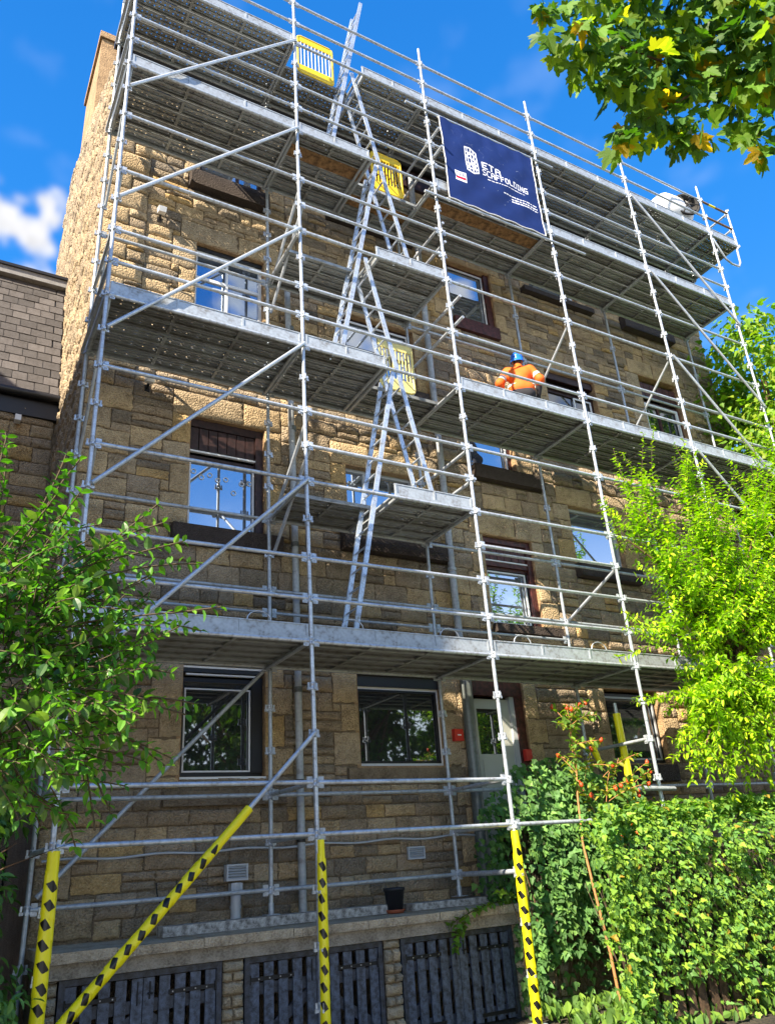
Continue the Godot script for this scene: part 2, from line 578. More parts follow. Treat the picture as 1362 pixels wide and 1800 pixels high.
	for k in 4:
		smooth_variants.append(stone_mesh(50 + k, 0.12))
	var r := RandomNumberGenerator.new()
	r.seed = 5
	var stones := []     # [score, mesh, tint, transform]
	for o in openings:
		var lh := 0.36
		if o[3] > 13.3:
			lh = 0.2
		var lx0: float = o[0] - 0.26
		var lx1: float = o[1] + 0.26
		var cut: float = lerpf(lx0, lx1, r.randf_range(0.35, 0.65))
		for seg in [[lx0, cut], [cut, lx1]]:
			var q := Transform3D(Basis().scaled(Vector3(seg[1] - seg[0] - 0.015, lh, 0.075)), Vector3((seg[0] + seg[1]) * 0.5, o[3] + lh * 0.5 + 0.005, WALL))
			put("lintel", smooth_variants[r.randi() % 4], M.stone[[0, 1, 6, 2][r.randi() % 4]], t, q)
		keep_out.append([lx0, lx1, o[3] - 0.0, o[3] + lh + 0.005])
		# dressed blocks down both jambs, long and short
		for side in [-1, 1]:
			var y: float = o[2]
			var long := r.randf() < 0.5
			while y < o[3] - 0.05:
				var hh: float = minf(r.randf_range(0.30, 0.46), o[3] - y)
				if o[3] - y - hh < 0.15:
					hh = o[3] - y
				var ww := 0.26 if long else 0.38
				long = not long
				var xa: float = o[0] - ww if side < 0 else o[1]
				stones.append([0.0, smooth_variants[r.randi() % 4], [0, 1, 6, 8, 2, 3][r.randi() % 6], Transform3D(Basis().scaled(Vector3(ww - 0.012, hh - 0.014, 0.055)), Vector3(xa + ww * 0.5, y + hh * 0.5, WALL))])
				keep_out.append([xa, xa + ww, y, y + hh])
				y += hh
		keep_out.append([o[0], o[1], o[2], o[3]])
	# quoins up the left corner
	var yq := 1.18
	var lq := true
	while yq < 13.6:
		var hh := r.randf_range(0.28, 0.4)
		var ww := 0.62 if lq else 0.36
		lq = not lq
		stones.append([0.0, smooth_variants[r.randi() % 4], [0, 1, 8, 2][r.randi() % 4], Transform3D(Basis().scaled(Vector3(ww - 0.01, hh - 0.012, 0.07)), Vector3(X0 + ww * 0.5, yq + hh * 0.5, WALL))])
		keep_out.append([X0, X0 + ww, yq, yq + hh])
		yq += hh
	# coursed rubble between
	var y := 1.16
	while y < 13.6:
		var hh := r.randf_range(0.15, 0.29)
		var cuts := [X0, X1]
		for k in keep_out:
			if k[2] < y + hh and k[3] > y:
				cuts.append(k[0])
				cuts.append(k[1])
		cuts.sort()
		for i in cuts.size() - 1:
			var xa: float = maxf(cuts[i], X0)
			var xb: float = minf(cuts[i + 1], X1)
			if xb - xa < 0.06:
				continue
			var lo := y
			var hi := y + hh
			var xm := (xa + xb) * 0.5
			for k in keep_out:
				if xm > k[0] and xm < k[1] and k[2] < hi and k[3] > lo:
					if k[2] - lo > hi - k[3]:
						hi = minf(hi, k[2])
					else:
						lo = maxf(lo, k[3])
			if hi - lo < 0.05:
				continue
			var x := xa
			while x < xb - 0.01:
				var ww := r.randf_range(0.2, 0.58)
				if xb - x - ww < 0.2:
					ww = xb - x
				# now and then two thin stones in place of one
				var split := [[lo, hi]]
				if hi - lo > 0.19 and r.randf() < 0.28:
					var m := lerpf(lo, hi, r.randf_range(0.4, 0.6))
					split = [[lo, m], [m, hi]]
				for s in split:
					var ti := r.randi() % 10
					# greyer, sootier stones are commoner low down
					if r.randf() < (0.78 if y < 4.0 else (0.5 if y < 8.0 else 0.3)):
						ti = [5, 4, 7, 2, 9, 4, 5][r.randi() % 7]
					var depth := r.randf_range(0.03, 0.075)
					var flip := -1.0 if r.randf() < 0.5 else 1.0
					var b := Basis(Vector3.BACK, PI if flip < 0 else 0.0).scaled(Vector3(ww - 0.016, s[1] - s[0] - 0.016, depth))
					stones.append([0.0, variants[r.randi() % 10], ti, Transform3D(Basis.from_scale(Vector3(ww - r.randf_range(0.006, 0.02), s[1] - s[0] - r.randf_range(0.006, 0.02), depth)) * Basis(Vector3.BACK, (PI if flip < 0 else 0.0) + r.randf_range(-0.02, 0.02)), Vector3(x + ww * 0.5, (s[0] + s[1]) * 0.5, WALL))])
				x += ww
		y += hh
	for s in stones:
		var f := on_screen(s[3].origin)
		var sz: Vector3 = Vector3(s[3].basis.x.length(), s[3].basis.y.length(), 0)
		s[0] = f * f * sz.x * sz.y
		# what the leaves and decks mostly hide counts less
		if s[3].origin.x > 4.6 and s[3].origin.y < 5.0:
			s[0] *= 0.2
	stones.sort_custom(func(a, b): return a[0] > b[0])
	var rest := {}
	for k in stones.size():
		var s: Array = stones[k]
		if k < 300:
			put("stone", s[1], M.stone[s[2]], t, s[3])
		else:
			if not rest.has(s[1]):
				rest[s[1]] = [[], []]
			rest[s[1]][0].append(s[3])
			rest[s[1]][1].append(M.tints[s[2]].srgb_to_linear())
	for m in rest:
		scatter("wall_stones", m, M.stone_color, rest[m][0], rest[m][1], t)
	# ---- rubble of the sunlit gable
	var gx := []
	var gc := []
	var yy := 4.0
	while yy < 18.4:
		var hh := r.randf_range(0.12, 0.24)
		var z := -1.62
		while z > -10.3:
			var ww := r.randf_range(0.2, 0.5)
			var zc := z - ww * 0.5
			var top := 0.0
			for k in gable.size() - 1:
				var a: Vector2 = gable[k]
				var b: Vector2 = gable[k + 1]
				if absf(a.x - b.x) > 0.001 and zc <= a.x and zc >= b.x:
					top = maxf(top, lerpf(a.y, b.y, (zc - a.x) / (b.x - a.x)))
			if yy + hh < top:
				gx.append(Transform3D(Basis(Vector3.UP, -PI / 2) * Basis.from_scale(Vector3(ww - 0.008, hh - 0.008, r.randf_range(0.03, 0.065))), Vector3(X0, yy + hh * 0.5, zc)))
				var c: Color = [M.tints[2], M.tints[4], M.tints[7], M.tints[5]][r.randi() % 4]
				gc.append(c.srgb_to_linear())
			z -= ww
		yy += hh
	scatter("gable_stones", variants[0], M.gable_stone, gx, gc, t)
	build_windows(t)

func frame_bars(st: SurfaceTool, x0, x1, y0, y1, z, w, d):
	bar(st, x0, x1, y1 - w, y1, z - d, z)
	bar(st, x0, x1, y0, y0 + w, z - d, z)
	bar(st, x0, x0 + w, y0 + w, y1 - w, z - d, z)
	bar(st, x1 - w, x1, y0 + w, y1 - w, z - d, z)

func pane(called: String, x0, x1, y0, y1, z, m, parent):
	var st := S()
	st.set_smooth_group(-1)
	bar(st, x0, x1, y0, y1, z - 0.006, z)
	return obj(called, st, m, parent)

func window(t: Node, o: Array, fm: Material, w: float, pm: Material, mull := [], label := "") -> MeshInstance3D:
	# frame with mullions ([vertical?, place 0..1]) and its pane behind
	var z := WALL - 0.10
	var st := S()
	frame_bars(st, o[0], o[1], o[2], o[3], z, w, 0.06)
	for m in mull:
		if m[0]:
			var x: float = lerpf(o[0], o[1], m[1])
			bar(st, x - w * 0.4, x + w * 0.4, o[2] + w, o[3] - w, z - 0.05, z - 0.004)
		else:
			var y: float = lerpf(o[2], o[3], m[1])
			bar(st, o[0] + w, o[1] - w, y - w * 0.5, y + w * 0.5, z - 0.05, z - 0.002)
	var f := obj("window", st, fm, t)
	if label != "":
		f.set_meta("label", label)
	pane("pane", o[0] + w * 0.5, o[1] - w * 0.5, o[2] + w * 0.5, o[3] - w * 0.5, z - 0.03, pm, f)
	return f

func boards(f: Node, x0: float, x1: float, y0: float, y1: float, m: Material, n: int):
	for k in n:
		var st := S()
		var a := lerpf(x0, x1, float(k) / n)
		var b := lerpf(x0, x1, float(k + 1) / n)
		bar(st, a + 0.006, b - 0.006, y0, y1, WALL - 0.10, WALL - 0.075)
		obj("board", st, m, f)

func build_windows(t: Node):
	var o := openings
	# ground floor
	var f := window(t, [o[0][0], o[0][1], 2.76, 3.93], M.black, 0.05, M.pane_dark)
	var st := S()
	frame_bars(st, o[0][0] + 0.05, o[0][1] - 0.16, 2.81, 3.80, WALL - 0.085, 0.018, 0.02)
	bar(st, o[0][0], o[0][1], 4.04, 4.065, WALL - 0.1, WALL - 0.04)
	bar(st, o[0][0] + 0.05, o[0][1] - 0.1, 3.955, 3.975, WALL - 0.1, WALL - 0.05)
	bar(st, o[0][0], o[0][1], 2.72, 2.745, WALL - 0.1, WALL + 0.03)
	obj("trim", st, M.upvc, f)
	st = S()
	bar(st, o[0][1] - 0.15, o[0][1] - 0.01, 2.8, 3.95, WALL - 0.10, WALL - 0.06)
	bar(st, o[0][0], o[0][1], 3.985, 4.03, WALL - 0.1, WALL - 0.03)
	obj("shutter_box", st, M.black, f)
	f = window(t, [o[1][0], o[1][1], 2.87, 3.92], M.upvc, 0.035, M.pane_dark, [])
	st = S()
	bar(st, o[1][0], o[1][1], 3.92, 4.08, WALL - 0.14, WALL - 0.06)
	frame_bars(st, o[1][0] + 0.035, o[1][1] - 0.035, 2.905, 3.885, WALL - 0.092, 0.03, 0.02)
	obj("inner_frame", st, M.black, f)
	f = window(t, [o[3][0], o[3][1], o[3][2], 4.0], M.black, 0.05, M.pane_dark)
	st = S()
	frame_bars(st, o[3][0] + 0.05, o[3][1] - 0.05, 2.94, 3.95, WALL - 0.09, 0.03, 0.02)
	obj("trim", st, M.grey_pvc, f)
	# first floor
	f = window(t, [o[4][0], o[4][1], 5.91, 7.02], M.brown, 0.05, M.pane, [], "first floor window with brown boards above and white rings on its pane")
	st = S()
	frame_bars(st, o[4][0] + 0.03, o[4][1] - 0.12, 5.93, 6.94, WALL - 0.088, 0.022, 0.02)
	bar(st, o[4][0], o[4][1], 7.06, 7.085, WALL - 0.1, WALL - 0.055)
	obj("trim", st, M.upvc, f)
	st = S()
	bar(st, o[4][1] - 0.11, o[4][1], 5.92, 7.5, WALL - 0.11, WALL - 0.045)
	bar(st, o[4][0], o[4][1], 7.46, 7.58, WALL - 0.11, WALL - 0.06)
	obj("casing", st, M.brown, f)
	boards(f, o[4][0] + 0.01, o[4][1] - 0.12, 7.10, 7.45, M.brown, 7)
	var rr := RandomNumberGenerator.new()
	rr.seed = 4
	for k in 8:
		var ring := TorusMesh.new()
		ring.inner_radius = 0.026
		ring.outer_radius = 0.040
		ring.rings = 12
		ring.ring_segments = 5
		put("ring", ring, M.upvc, f, Transform3D(Basis(Vector3.RIGHT, PI / 2) * Basis.from_scale(Vector3(1, 0.3, 1)), Vector3(o[4][0] + 0.10 + 0.115 * k, 6.74 + rr.randf_range(-0.06, 0.06) - (0.2 if k == 5 else 0.0), WALL - 0.122)))
	f = window(t, o[5], M.grey_pvc, 0.05, M.pane, [[true, 0.3]])
	f = window(t, [o[6][0], o[6][1], 4.98, 5.98], M.maroon, 0.05, M.pane, [])
	st = S()
	frame_bars(st, o[6][0] + 0.06, o[6][1] - 0.16, 5.02, 5.90, WALL - 0.085, 0.022, 0.02)
	bar(st, o[6][0], o[6][1], 6.06, 6.08, WALL - 0.1, WALL - 0.05)
	obj("trim", st, M.upvc, f)
	st = S()
	bar(st, o[6][1] - 0.10, o[6][1], 4.98, 6.4, WALL - 0.11, WALL - 0.04)
	bar(st, o[6][0], o[6][1], 6.38, 6.48, WALL - 0.11, WALL - 0.05)
	bar(st, o[6][0], o[6][1] - 0.1, 5.98, 6.055, WALL - 0.11, WALL - 0.06)
	obj("casing", st, M.maroon, f)
	boards(f, o[6][0] + 0.01, o[6][1] - 0.11, 6.09, 6.37, M.maroon, 6)
	f = window(t, o[7], M.grey_pvc, 0.045, M.pane, [])
	# second floor
	f = window(t, [o[8][0], o[8][1], o[8][2], 10.66], M.upvc, 0.05, M.pane_clear, [[false, 0.62], [true, 0.48]], "second floor window with white frame and pale net curtain")
	st = S()
	var prev := Vector3.ZERO
	st.set_smooth_group(0)
	for k in 40:
		var x := lerpf(o[8][0] + 0.04, o[8][1] - 0.04, k / 39.0)
		var p := Vector3(x, 0, WALL - 0.19 - 0.012 * sin(k * 1.7) - 0.006 * sin(k * 0.63))
		if k > 0:
			quad(st, prev + Vector3(0, 10.62, 0), p + Vector3(0, 10.62, 0), p + Vector3(0, 9.3, 0), prev + Vector3(0, 9.3, 0))
		prev = p
	obj("curtain", st, M.curtain, f)
	st = S()
	bar(st, o[8][0], o[8][1], 10.66, 10.72, WALL - 0.12, WALL - 0.06)
	obj("head", st, M.black, f)
	f = window(t, o[9], M.brown, 0.06, M.pane, [[true, 0.72]])
	st = S()
	frame_bars(st, o[9][0] + 0.06, o[9][1] - 0.06, o[9][2] + 0.06, o[9][3] - 0.06, WALL - 0.085, 0.03, 0.02)
	obj("trim", st, M.upvc, f)
	f = window(t, o[10], M.maroon, 0.06, M.pane, [])
	st = S()
	frame_bars(st, o[10][0] + 0.06, o[10][1] - 0.10, o[10][2] + 0.03, o[10][3] - 0.06, WALL - 0.085, 0.03, 0.02)
	obj("trim", st, M.upvc, f)
	f = window(t, [o[11][0], o[11][1], o[11][2], 9.9], M.brown, 0.06, M.pane_dark, [])
	st = S()
	bar(st, o[11][0], o[11][1], 9.9, 10.0, WALL - 0.12, WALL - 0.05)
	bar(st, o[11][0], o[11][1], 10.12, 10.27, WALL - 0.12, WALL - 0.05)
	obj("casing", st, M.brown, f)
	st = S()
	frame_bars(st, o[11][0] + 0.75, o[11][1] - 0.08, o[11][2] + 0.06, 9.84, WALL - 0.085, 0.03, 0.02)
	obj("trim", st, M.upvc, f)
	f = window(t, [o[12][0], o[12][1], o[12][2], 10.3], M.maroon, 0.07, M.pane_dark, [[true, 0.45]])
	boards(f, o[12][0] + 0.02, o[12][1] - 0.02, 10.36, 10.76, M.maroon, 6)
	st = S()
	frame_bars(st, o[12][0] + 0.08, o[12][1] - 0.09, o[12][2] + 0.06, 10.24, WALL - 0.07, 0.05, 0.04)
	obj("trim", st, M.upvc, f)
	# top floor
	f = window(t, o[13], M.maroon, 0.05, M.pane, [])
	st = S()
	frame_bars(st, o[13][0] + 0.05, o[13][1] - 0.13, o[13][2] + 0.03, o[13][3] - 0.06, WALL - 0.085, 0.028, 0.02)
	obj("trim", st, M.upvc, f)
	st = S()
	bar(st, o[13][0], o[13][1], o[13][2] - 0.27, o[13][2] - 0.01, WALL - 0.05, WALL + 0.09)
	bar(st, o[13][1] - 0.11, o[13][1], o[13][2], o[13][3], WALL - 0.11, WALL - 0.04)
	obj("casing", st, M.maroon, f)
	window(t, o[14], M.brown, 0.06, M.pane, [[true, 0.62]])
	window(t, o[15], M.brown, 0.06, M.pane, [[true, 0.5]])
	window(t, o[16], M.upvc, 0.05, M.pane, [[false, 0.5]])
	window(t, o[17], M.upvc, 0.05, M.pane, [[false, 0.5]])
	# door at the head of the terrace
	var dz := WALL - 0.10
	st = S()
	bar(st, 3.34, 4.0, 1.18, 3.03, dz - 0.05, dz)
	bar(st, 3.34, 4.0, 3.68, 3.82, dz - 0.05, dz)
	bar(st, 3.34, 3.40, 3.03, 3.68, dz - 0.05, dz)
	bar(st, 3.86, 4.0, 3.03, 3.68, dz - 0.05, dz)
	bar(st, 3.42, 3.92, 1.4, 2.2, dz - 0.001, dz + 0.012)
	bar(st, 3.42, 3.92, 2.3, 2.95, dz - 0.001, dz + 0.012)
	var d := obj("door", st, M.door, t)
	d.set_meta("label", "pale grey door with glazed upper panel under a maroon board")
	pane("pane", 3.39, 3.87, 3.02, 3.69, dz - 0.03, M.pane_dark, d)
	st = S()
	tube(st, [Vector3(3.94, 2.5, dz + 0.03), Vector3(3.94, 2.75, dz + 0.03)], 0.012, 6)
	obj("handle", st, M.alu, d)
	st = S()
	bar(st, 3.22, 4.22, 3.86, 4.10, WALL - 0.12, WALL - 0.02)
	bar(st, 4.08, 4.22, 1.16, 3.86, WALL - 0.12, WALL - 0.03)
	obj("door_surround", st, M.maroon, t)
	st = S()
	bar(st, 3.22, 3.34, 1.16, 3.86, dz - 0.05, dz + 0.01)
	bar(st, 4.0, 4.08, 1.16, 3.86, dz - 0.05, dz + 0.04)
	obj("door_frame", st, M.grey_pvc, t)

# ------------------------------------------------------------------ houses on the left
func build_neighbours():
	var t := thing("slate_roofed_house", "lower stone house with steep grey slate roof left of the tenement", "house")
	var zf := -4.35
	var st := S()
	bar(st, -14, -2.46, 0, 8.95, -10, zf)
	obj("wall", st, M.mortar, t)
	var r := RandomNumberGenerator.new()
	r.seed = 9
	var vs := []
	for k in 4:
		vs.append(stone_mesh(70 + k, 0.4))
	var xf := {}
	var y := 3.5
	while y < 8.7:
		var hh := r.randf_range(0.14, 0.28)
		var x := -2.5
		while x > -5.5:
			var w := r.randf_range(0.25, 0.6)
			var q := Transform3D(Basis.from_scale(Vector3(w - 0.015, hh - 0.015, r.randf_range(0.03, 0.09))), Vector3(x - w * 0.5, y + hh * 0.5, zf))
			if y > 5.2 and x > -3.9:
				put("stone", vs[r.randi() % 4], M.stone[[3, 3, 0, 7, 2, 4][r.randi() % 6]], t, q)
			else:
				if not xf.has("a"):
					xf["a"] = [[], []]
				xf["a"][0].append(q)
				xf["a"][1].append(M.tints[[0, 7, 2][r.randi() % 3]].srgb_to_linear())
			x -= w
		y += hh
	scatter("wall_stones", vs[0], M.stone_color, xf["a"][0], xf["a"][1], t)
	# steep slated slope, from the gutter up to the lead-capped flat
	var e := Vector3(0, 9.02, -4.42)
	var top := Vector3(0, 12.42, -5.78)
	var up := (top - e)
	var len := up.length()
	up = up.normalized()
	var out := Vector3(0, -up.z, up.y)      # outward normal of the slope
	if out.z < 0: out = -out
	var rs := S()
	rs.set_smooth_group(-1)
	quad(rs, Vector3(-14, top.y, top.z), Vector3(-2.46, top.y, top.z), Vector3(-2.46, e.y, e.z), Vector3(-14, e.y, e.z))
	quad(rs, Vector3(-14, top.y, -10), Vector3(-2.46, top.y, -10), Vector3(-2.46, top.y, top.z), Vector3(-14, top.y, top.z))
	var roof := obj("roof", rs, M.slate[4], t)
	var sm := []
	for k in 3:
		var q := S()
		var h := [Vector3(-0.5, 0, 0), Vector3(0.5, 0, 0)]
		box(q, Vector3(0, 0, 0), Vector3(1, 1, 1))
		sm.append(mesh_of(q))
	var rows := 16
	var rh := len / rows
	for j in rows:
		var x := -2.47 - (0.15 if j % 2 else 0.0) - r.randf_range(0, 0.02)
		if j % 2:
			slate(roof, sm[0], r, -2.47, 0.15, e, up, out, j, rh)
		while x > -4.7:
			var w := r.randf_range(0.235, 0.285)
			slate(roof, sm[0], r, x, w, e, up, out, j, rh)
			x -= w
	st = S()
	bar(st, -14, -2.40, 12.40, 12.56, -5.95, -5.62)
	obj("ridge_capping", st, M.lead, t)
	st = S()
	bar(st, -14, -2.38, 12.56, 12.62, -6.0, -5.58)
	obj("roof_edge", st, M.black, t)
	st = S()
	bar(st, -14, -2.46, 8.62, 8.98, zf, zf + 0.10)
	tube(st, [Vector3(-14, 8.98, zf + 0.17), Vector3(-2.47, 8.98, zf + 0.17)], 0.07, 8)
	obj("gutter", st, M.black, t)
	st = S()
	bar(st, -3.95, -3.2, 5.55, 6.55, zf + 0.09, zf + 0.10)
	frame_bars(st, -4.0, -3.15, 5.5, 6.6, zf + 0.13, 0.07, 0.08)
	var w := obj("window", st, M.black, t)
	pane("pane", -3.95, -3.2, 5.55, 6.55, zf + 0.115, M.pane_dark, w)
	st = S()
	box(st, Vector3(-3.05, 8.50, zf + 0.14), Vector3(0.09, 0.10, 0.14))
	box(st, Vector3(-3.05, 8.55, zf + 0.07), Vector3(0.05, 0.05, 0.1))
	var fx := obj("wall_light", st, M.white)
	tag(fx, "small white lamp under the black gutter of the slate roofed house", "light")
	# the tall block across the lane whose shadow lies over the foot of the facade
	var b := thing("stone_tenement", "tall stone block across the lane whose shadow falls on the facade", "tenement")
	st = S()
	bar(st, -17, -10, 0, 15.45, -14, 5.5)
	obj("wall", st, M.dressed, b)
	st = S()
	bar(st, -17.1, -9.95, 15.45, 15.6, -14.1, 5.6)
	obj("roof", st, M.slate[0], b)
	for j in 4:
		for k in 4:
			var q := S()
			frame_bars(q, -0.55, 0.55, 0, 1.6, 0.0, 0.07, 0.05)
			var wn := put("window", mesh_of(q), M.upvc, b, Transform3D(Basis(Vector3.UP, PI / 2), Vector3(-9.93, 2.0 + j * 3.4, -10 + k * 4.4)))
			var ps := S()
			bar(ps, -0.5, 0.5, 0.05, 1.55, -0.03, -0.02)
			obj("pane", ps, M.pane_dark, wn)

func slate(roof: Node, m: Mesh, r: RandomNumberGenerator, x: float, w: float, e: Vector3, up: Vector3, out: Vector3, j: int, rh: float):
	var tilt := 0.055 + r.randf_range(-0.012, 0.012)
	var b := Basis(Vector3.RIGHT, up, out)
	b = b * Basis(Vector3.RIGHT, -tilt * 0.0) 
	var lift := out * (0.014 + 0.010)
	var ax := Basis(Vector3.RIGHT, (up - out * 0.05).normalized(), (out + up * 0.05).normalized())
	ax = Basis(Vector3.BACK, 0) * ax
	var c := e + up * (rh * (j + 0.5)) + out * (0.020 + r.randf_range(0, 0.006))
	c.x = x - w * 0.5
	put("slate", m, M.slate[r.randi() % 5], roof, Transform3D(ax * Basis.from_scale(Vector3(w - 0.010, rh * 1.02, 0.010)), c))

# ------------------------------------------------------------------ terrace with the bin stores beneath
func build_bin_store():
	var t := thing("bin_store", "stone terrace with three dark slatted double gates in its front", "bin store")
	var zf := -0.5
	var st := S()
	bar(st, -2.42, 6.5, 0, 1.06, -1.62, -1.45)
	bar(st, -2.42, 6.5, 0.93, 1.065, -1.5, zf - 0.03)
	bar(st, 2.72, 6.5, 0, 0.93, -1.5, zf - 0.06)
	for x in [[-2.42, -2.27], [-0.78, -0.57], [0.99, 1.19]]:
		bar(st, x[0] + 0.02, x[1] - 0.02, 0, 0.93, -1.5, zf - 0.05)
	obj("wall", st, M.mortar, t)
	st = S()
	bar(st, -2.42, 6.5, 0.94, 1.06, zf - 0.04, zf + 0.02)
	obj("lintel", st, M.concrete, t)
	var r := RandomNumberGenerator.new()
	r.seed = 12
	# coping slabs with their open joints
	var x := -2.42
	for w in [0.62, 0.80, 0.92, 0.85, 0.9, 0.8, 0.85, 0.9, 0.95, 0.9]:
		var q := S()
		bar(q, x + 0.004, x + w - 0.004, 1.065, 1.15 + r.randf_range(-0.004, 0.004), -1.59, zf + 0.07 + r.randf_range(-0.008, 0.008))
		obj("coping_slab", q, M.coping, t)
		x += w
	# small squared stones of the piers
	var vs := []
	for k in 4:
		vs.append(stone_mesh(90 + k, 0.3))
	for p in [[-2.42, -2.27, 1], [-0.78, -0.57, 2], [0.99, 1.19, 2], [2.72, 3.6, 3]]:
		var y := 0.0
		while y < 0.92:
			var hh := minf(r.randf_range(0.08, 0.14), 0.935 - y)
			var n: int = p[2]
			var cut := [p[0]]
			for k in range(1, n):
				cut.append(lerpf(p[0], p[1], (k + r.randf_range(-0.15, 0.15)) / n))
			cut.append(p[1])
			if n == 2 and r.randf() < 0.3:
				cut = [p[0], p[1]]
			for k in cut.size() - 1:
				put("stone", vs[r.randi() % 4], [M.pillar, M.pillar2, M.pillar][r.randi() % 3], t, Transform3D(Basis.from_scale(Vector3(cut[k + 1] - cut[k] - 0.01, hh - 0.01, r.randf_range(0.07, 0.095))), Vector3((cut[k] + cut[k + 1]) * 0.5, y + hh * 0.5, zf - 0.06)))
			y += hh
	for g in [[-2.26, -0.79, 5], [-0.56, 0.97, 5], [1.20, 2.70, 5]]:
		slatted_gate(t, g[0], g[1], zf)

func slatted_gate(t: Node, x0: float, x1: float, zf: float):
	var st := S()
	var z := zf - 0.06
	bar(st, x0, x1, 0.88, 0.935, z - 0.05, z + 0.03)
	bar(st, x0, x0 + 0.05, 0, 0.88, z - 0.05, z + 0.03)
	bar(st, x1 - 0.05, x1, 0, 0.88, z - 0.05, z + 0.03)
	var g := obj("gate", st, M.gate_frame, t)
	var xm := (x0 + x1) * 0.5
	for leaf in [[x0 + 0.055, xm - 0.004], [xm + 0.004, x1 - 0.055]]:
		var n := 5
		var w := 0.098
		for k in n:
			var xc: float = lerpf(leaf[0] + w * 0.5, leaf[1] - w * 0.5, float(k) / (n - 1))
			var q := S()
			bar(q, xc - w * 0.5, xc + w * 0.5, 0.02, 0.872, z - 0.012, z + 0.012)
			obj("slat", q, M.gate, g)
		var q := S()
		bar(q, leaf[0], leaf[1], 0.60, 0.70, z - 0.045, z - 0.014)
		bar(q, leaf[0], leaf[1], 0.05, 0.15, z - 0.045, z - 0.014)
		var d: Vector3 = Vector3(leaf[1] - leaf[0], 0.45, 0)
		if leaf[0] > xm: d.y = -d.y
		box(q, Vector3((leaf[0] + leaf[1]) * 0.5, 0.375, z - 0.03), Vector3(d.length(), 0.09, 0.03), Basis(Vector3.BACK, atan2(d.y, d.x)))
		obj("rail", q, M.gate_frame, g)
		q = S()
		var outer: float = leaf[0] if leaf[0] < xm else leaf[1]
		var inner: float = lerpf(outer, leaf[1] if leaf[0] < xm else leaf[0], 0.66)
		for y in [0.735, 0.09]:
			bar(q, minf(outer, inner), maxf(outer, inner), y - 0.018, y + 0.018, z + 0.012, z + 0.020)
			tube(q, [Vector3(outer, y - 0.04, z + 0.02), Vector3(outer, y + 0.04, z + 0.02)], 0.014, 6)
		obj("hinge", q, M.iron, g)
		q = S()
		for k in 4:
			box(q, Vector3(lerpf(outer, inner, 0.2 + 0.24 * k), 0.735, z + 0.022), Vector3(0.012, 0.012, 0.006))
		obj("bolt", q, M.bolt, g)
	var q := S()
	tube(q, [Vector3(xm + 0.06, 0.84, z + 0.02), Vector3(xm + 0.06, 0.70, z + 0.02)], 0.008, 6)
	tube(q, [Vector3(xm + 0.035, 0.745, z + 0.03), Vector3(xm + 0.085, 0.745, z + 0.03)], 0.008, 6)
	tube(q, [Vector3(xm - 0.05, 0.85, z + 0.02), Vector3(xm - 0.05, 0.66, z + 0.02)], 0.006, 6)
	obj("latch", q, M.iron, g)

# ------------------------------------------------------------------ scaffold
var planks := {}

func plank_mesh(length: float, width: float, hole: float) -> ArrayMesh:
	# pressed steel board lying along x, top at y = 0, lips folded down, ribs beneath
	var key := "%.2f_%.3f_%.4f" % [length, width, hole]
	if planks.has(key):
		return planks[key]
	var st := S()
	st.set_smooth_group(-1)
	var hw := width * 0.5
	var bands := [-hw, -hw * 0.62 + 0.004, -0.014, 0.014, hw * 0.62 - 0.004, hw]
	var n := int(length / 0.072)
	var pitch := length / n
	for i in 5:
		var z0: float = bands[i]
		var z1: float = bands[i + 1]
		if hole == 0.0 or (i != 1 and i != 3):
			quad(st, Vector3(0, 0, z0), Vector3(length, 0, z0), Vector3(length, 0, z1), Vector3(0, 0, z1))
			continue
		for k in n:
			var xa := k * pitch
			var xb := xa + pitch
			var c := Vector3((xa + xb) * 0.5, 0, (z0 + z1) * 0.5 + (0.010 if k % 2 else -0.010))
			var sq := [Vector3(xa, 0, z0), Vector3(xb, 0, z0), Vector3(xb, 0, z1), Vector3(xa, 0, z1)]
			var ho := []
			for a in 8:
				ho.append(c + Vector3(cos(TAU * (a + 0.5) / 8.0 + PI), 0, sin(TAU * (a + 0.5) / 8.0 + PI)) * hole)
			for s in 4:
				var p: Vector3 = sq[s]
				var q: Vector3 = sq[(s + 1) % 4]
				var h0: Vector3 = ho[s * 2]
				var h1: Vector3 = ho[s * 2 + 1]
				var h2: Vector3 = ho[(s * 2 + 2) % 8]
				for v in [p, q, h1, p, h1, h0, q, h2, h1]:
					st.add_vertex(v)
	for s in [-1.0, 1.0]:
		var z: float = hw * s
		quad(st, Vector3(0, 0, z), Vector3(length, 0, z), Vector3(length, -0.05, z), Vector3(0, -0.05, z))
		quad(st, Vector3(0, -0.05, z), Vector3(length, -0.05, z), Vector3(length, -0.05, z - 0.022 * s), Vector3(0, -0.05, z - 0.022 * s))
		quad(st, Vector3(0, -0.05, z - 0.022 * s), Vector3(length, -0.05, z - 0.022 * s), Vector3(length, -0.035, z - 0.022 * s), Vector3(0, -0.035, z - 0.022 * s))
	# beads pressed along the sheet
	for z in [-hw * 0.62, hw * 0.62]:
		box(st, Vector3(length * 0.5, -0.009, z), Vector3(length - 0.02, 0.014, 0.016))
	box(st, Vector3(length * 0.5, -0.012, 0), Vector3(length - 0.02, 0.020, 0.026))
	var ribs := maxi(1, int(round(length / 0.83)) - 1)
	for k in ribs:
		box(st, Vector3(length * (k + 1) / (ribs + 1.0), -0.034, 0), Vector3(0.04, 0.034, width - 0.03))
	for e in [0.02, length - 0.02]:
		box(st, Vector3(e, -0.026, 0), Vector3(0.035, 0.048, width - 0.01))
	planks[key] = mesh_of(st)
	return planks[key]

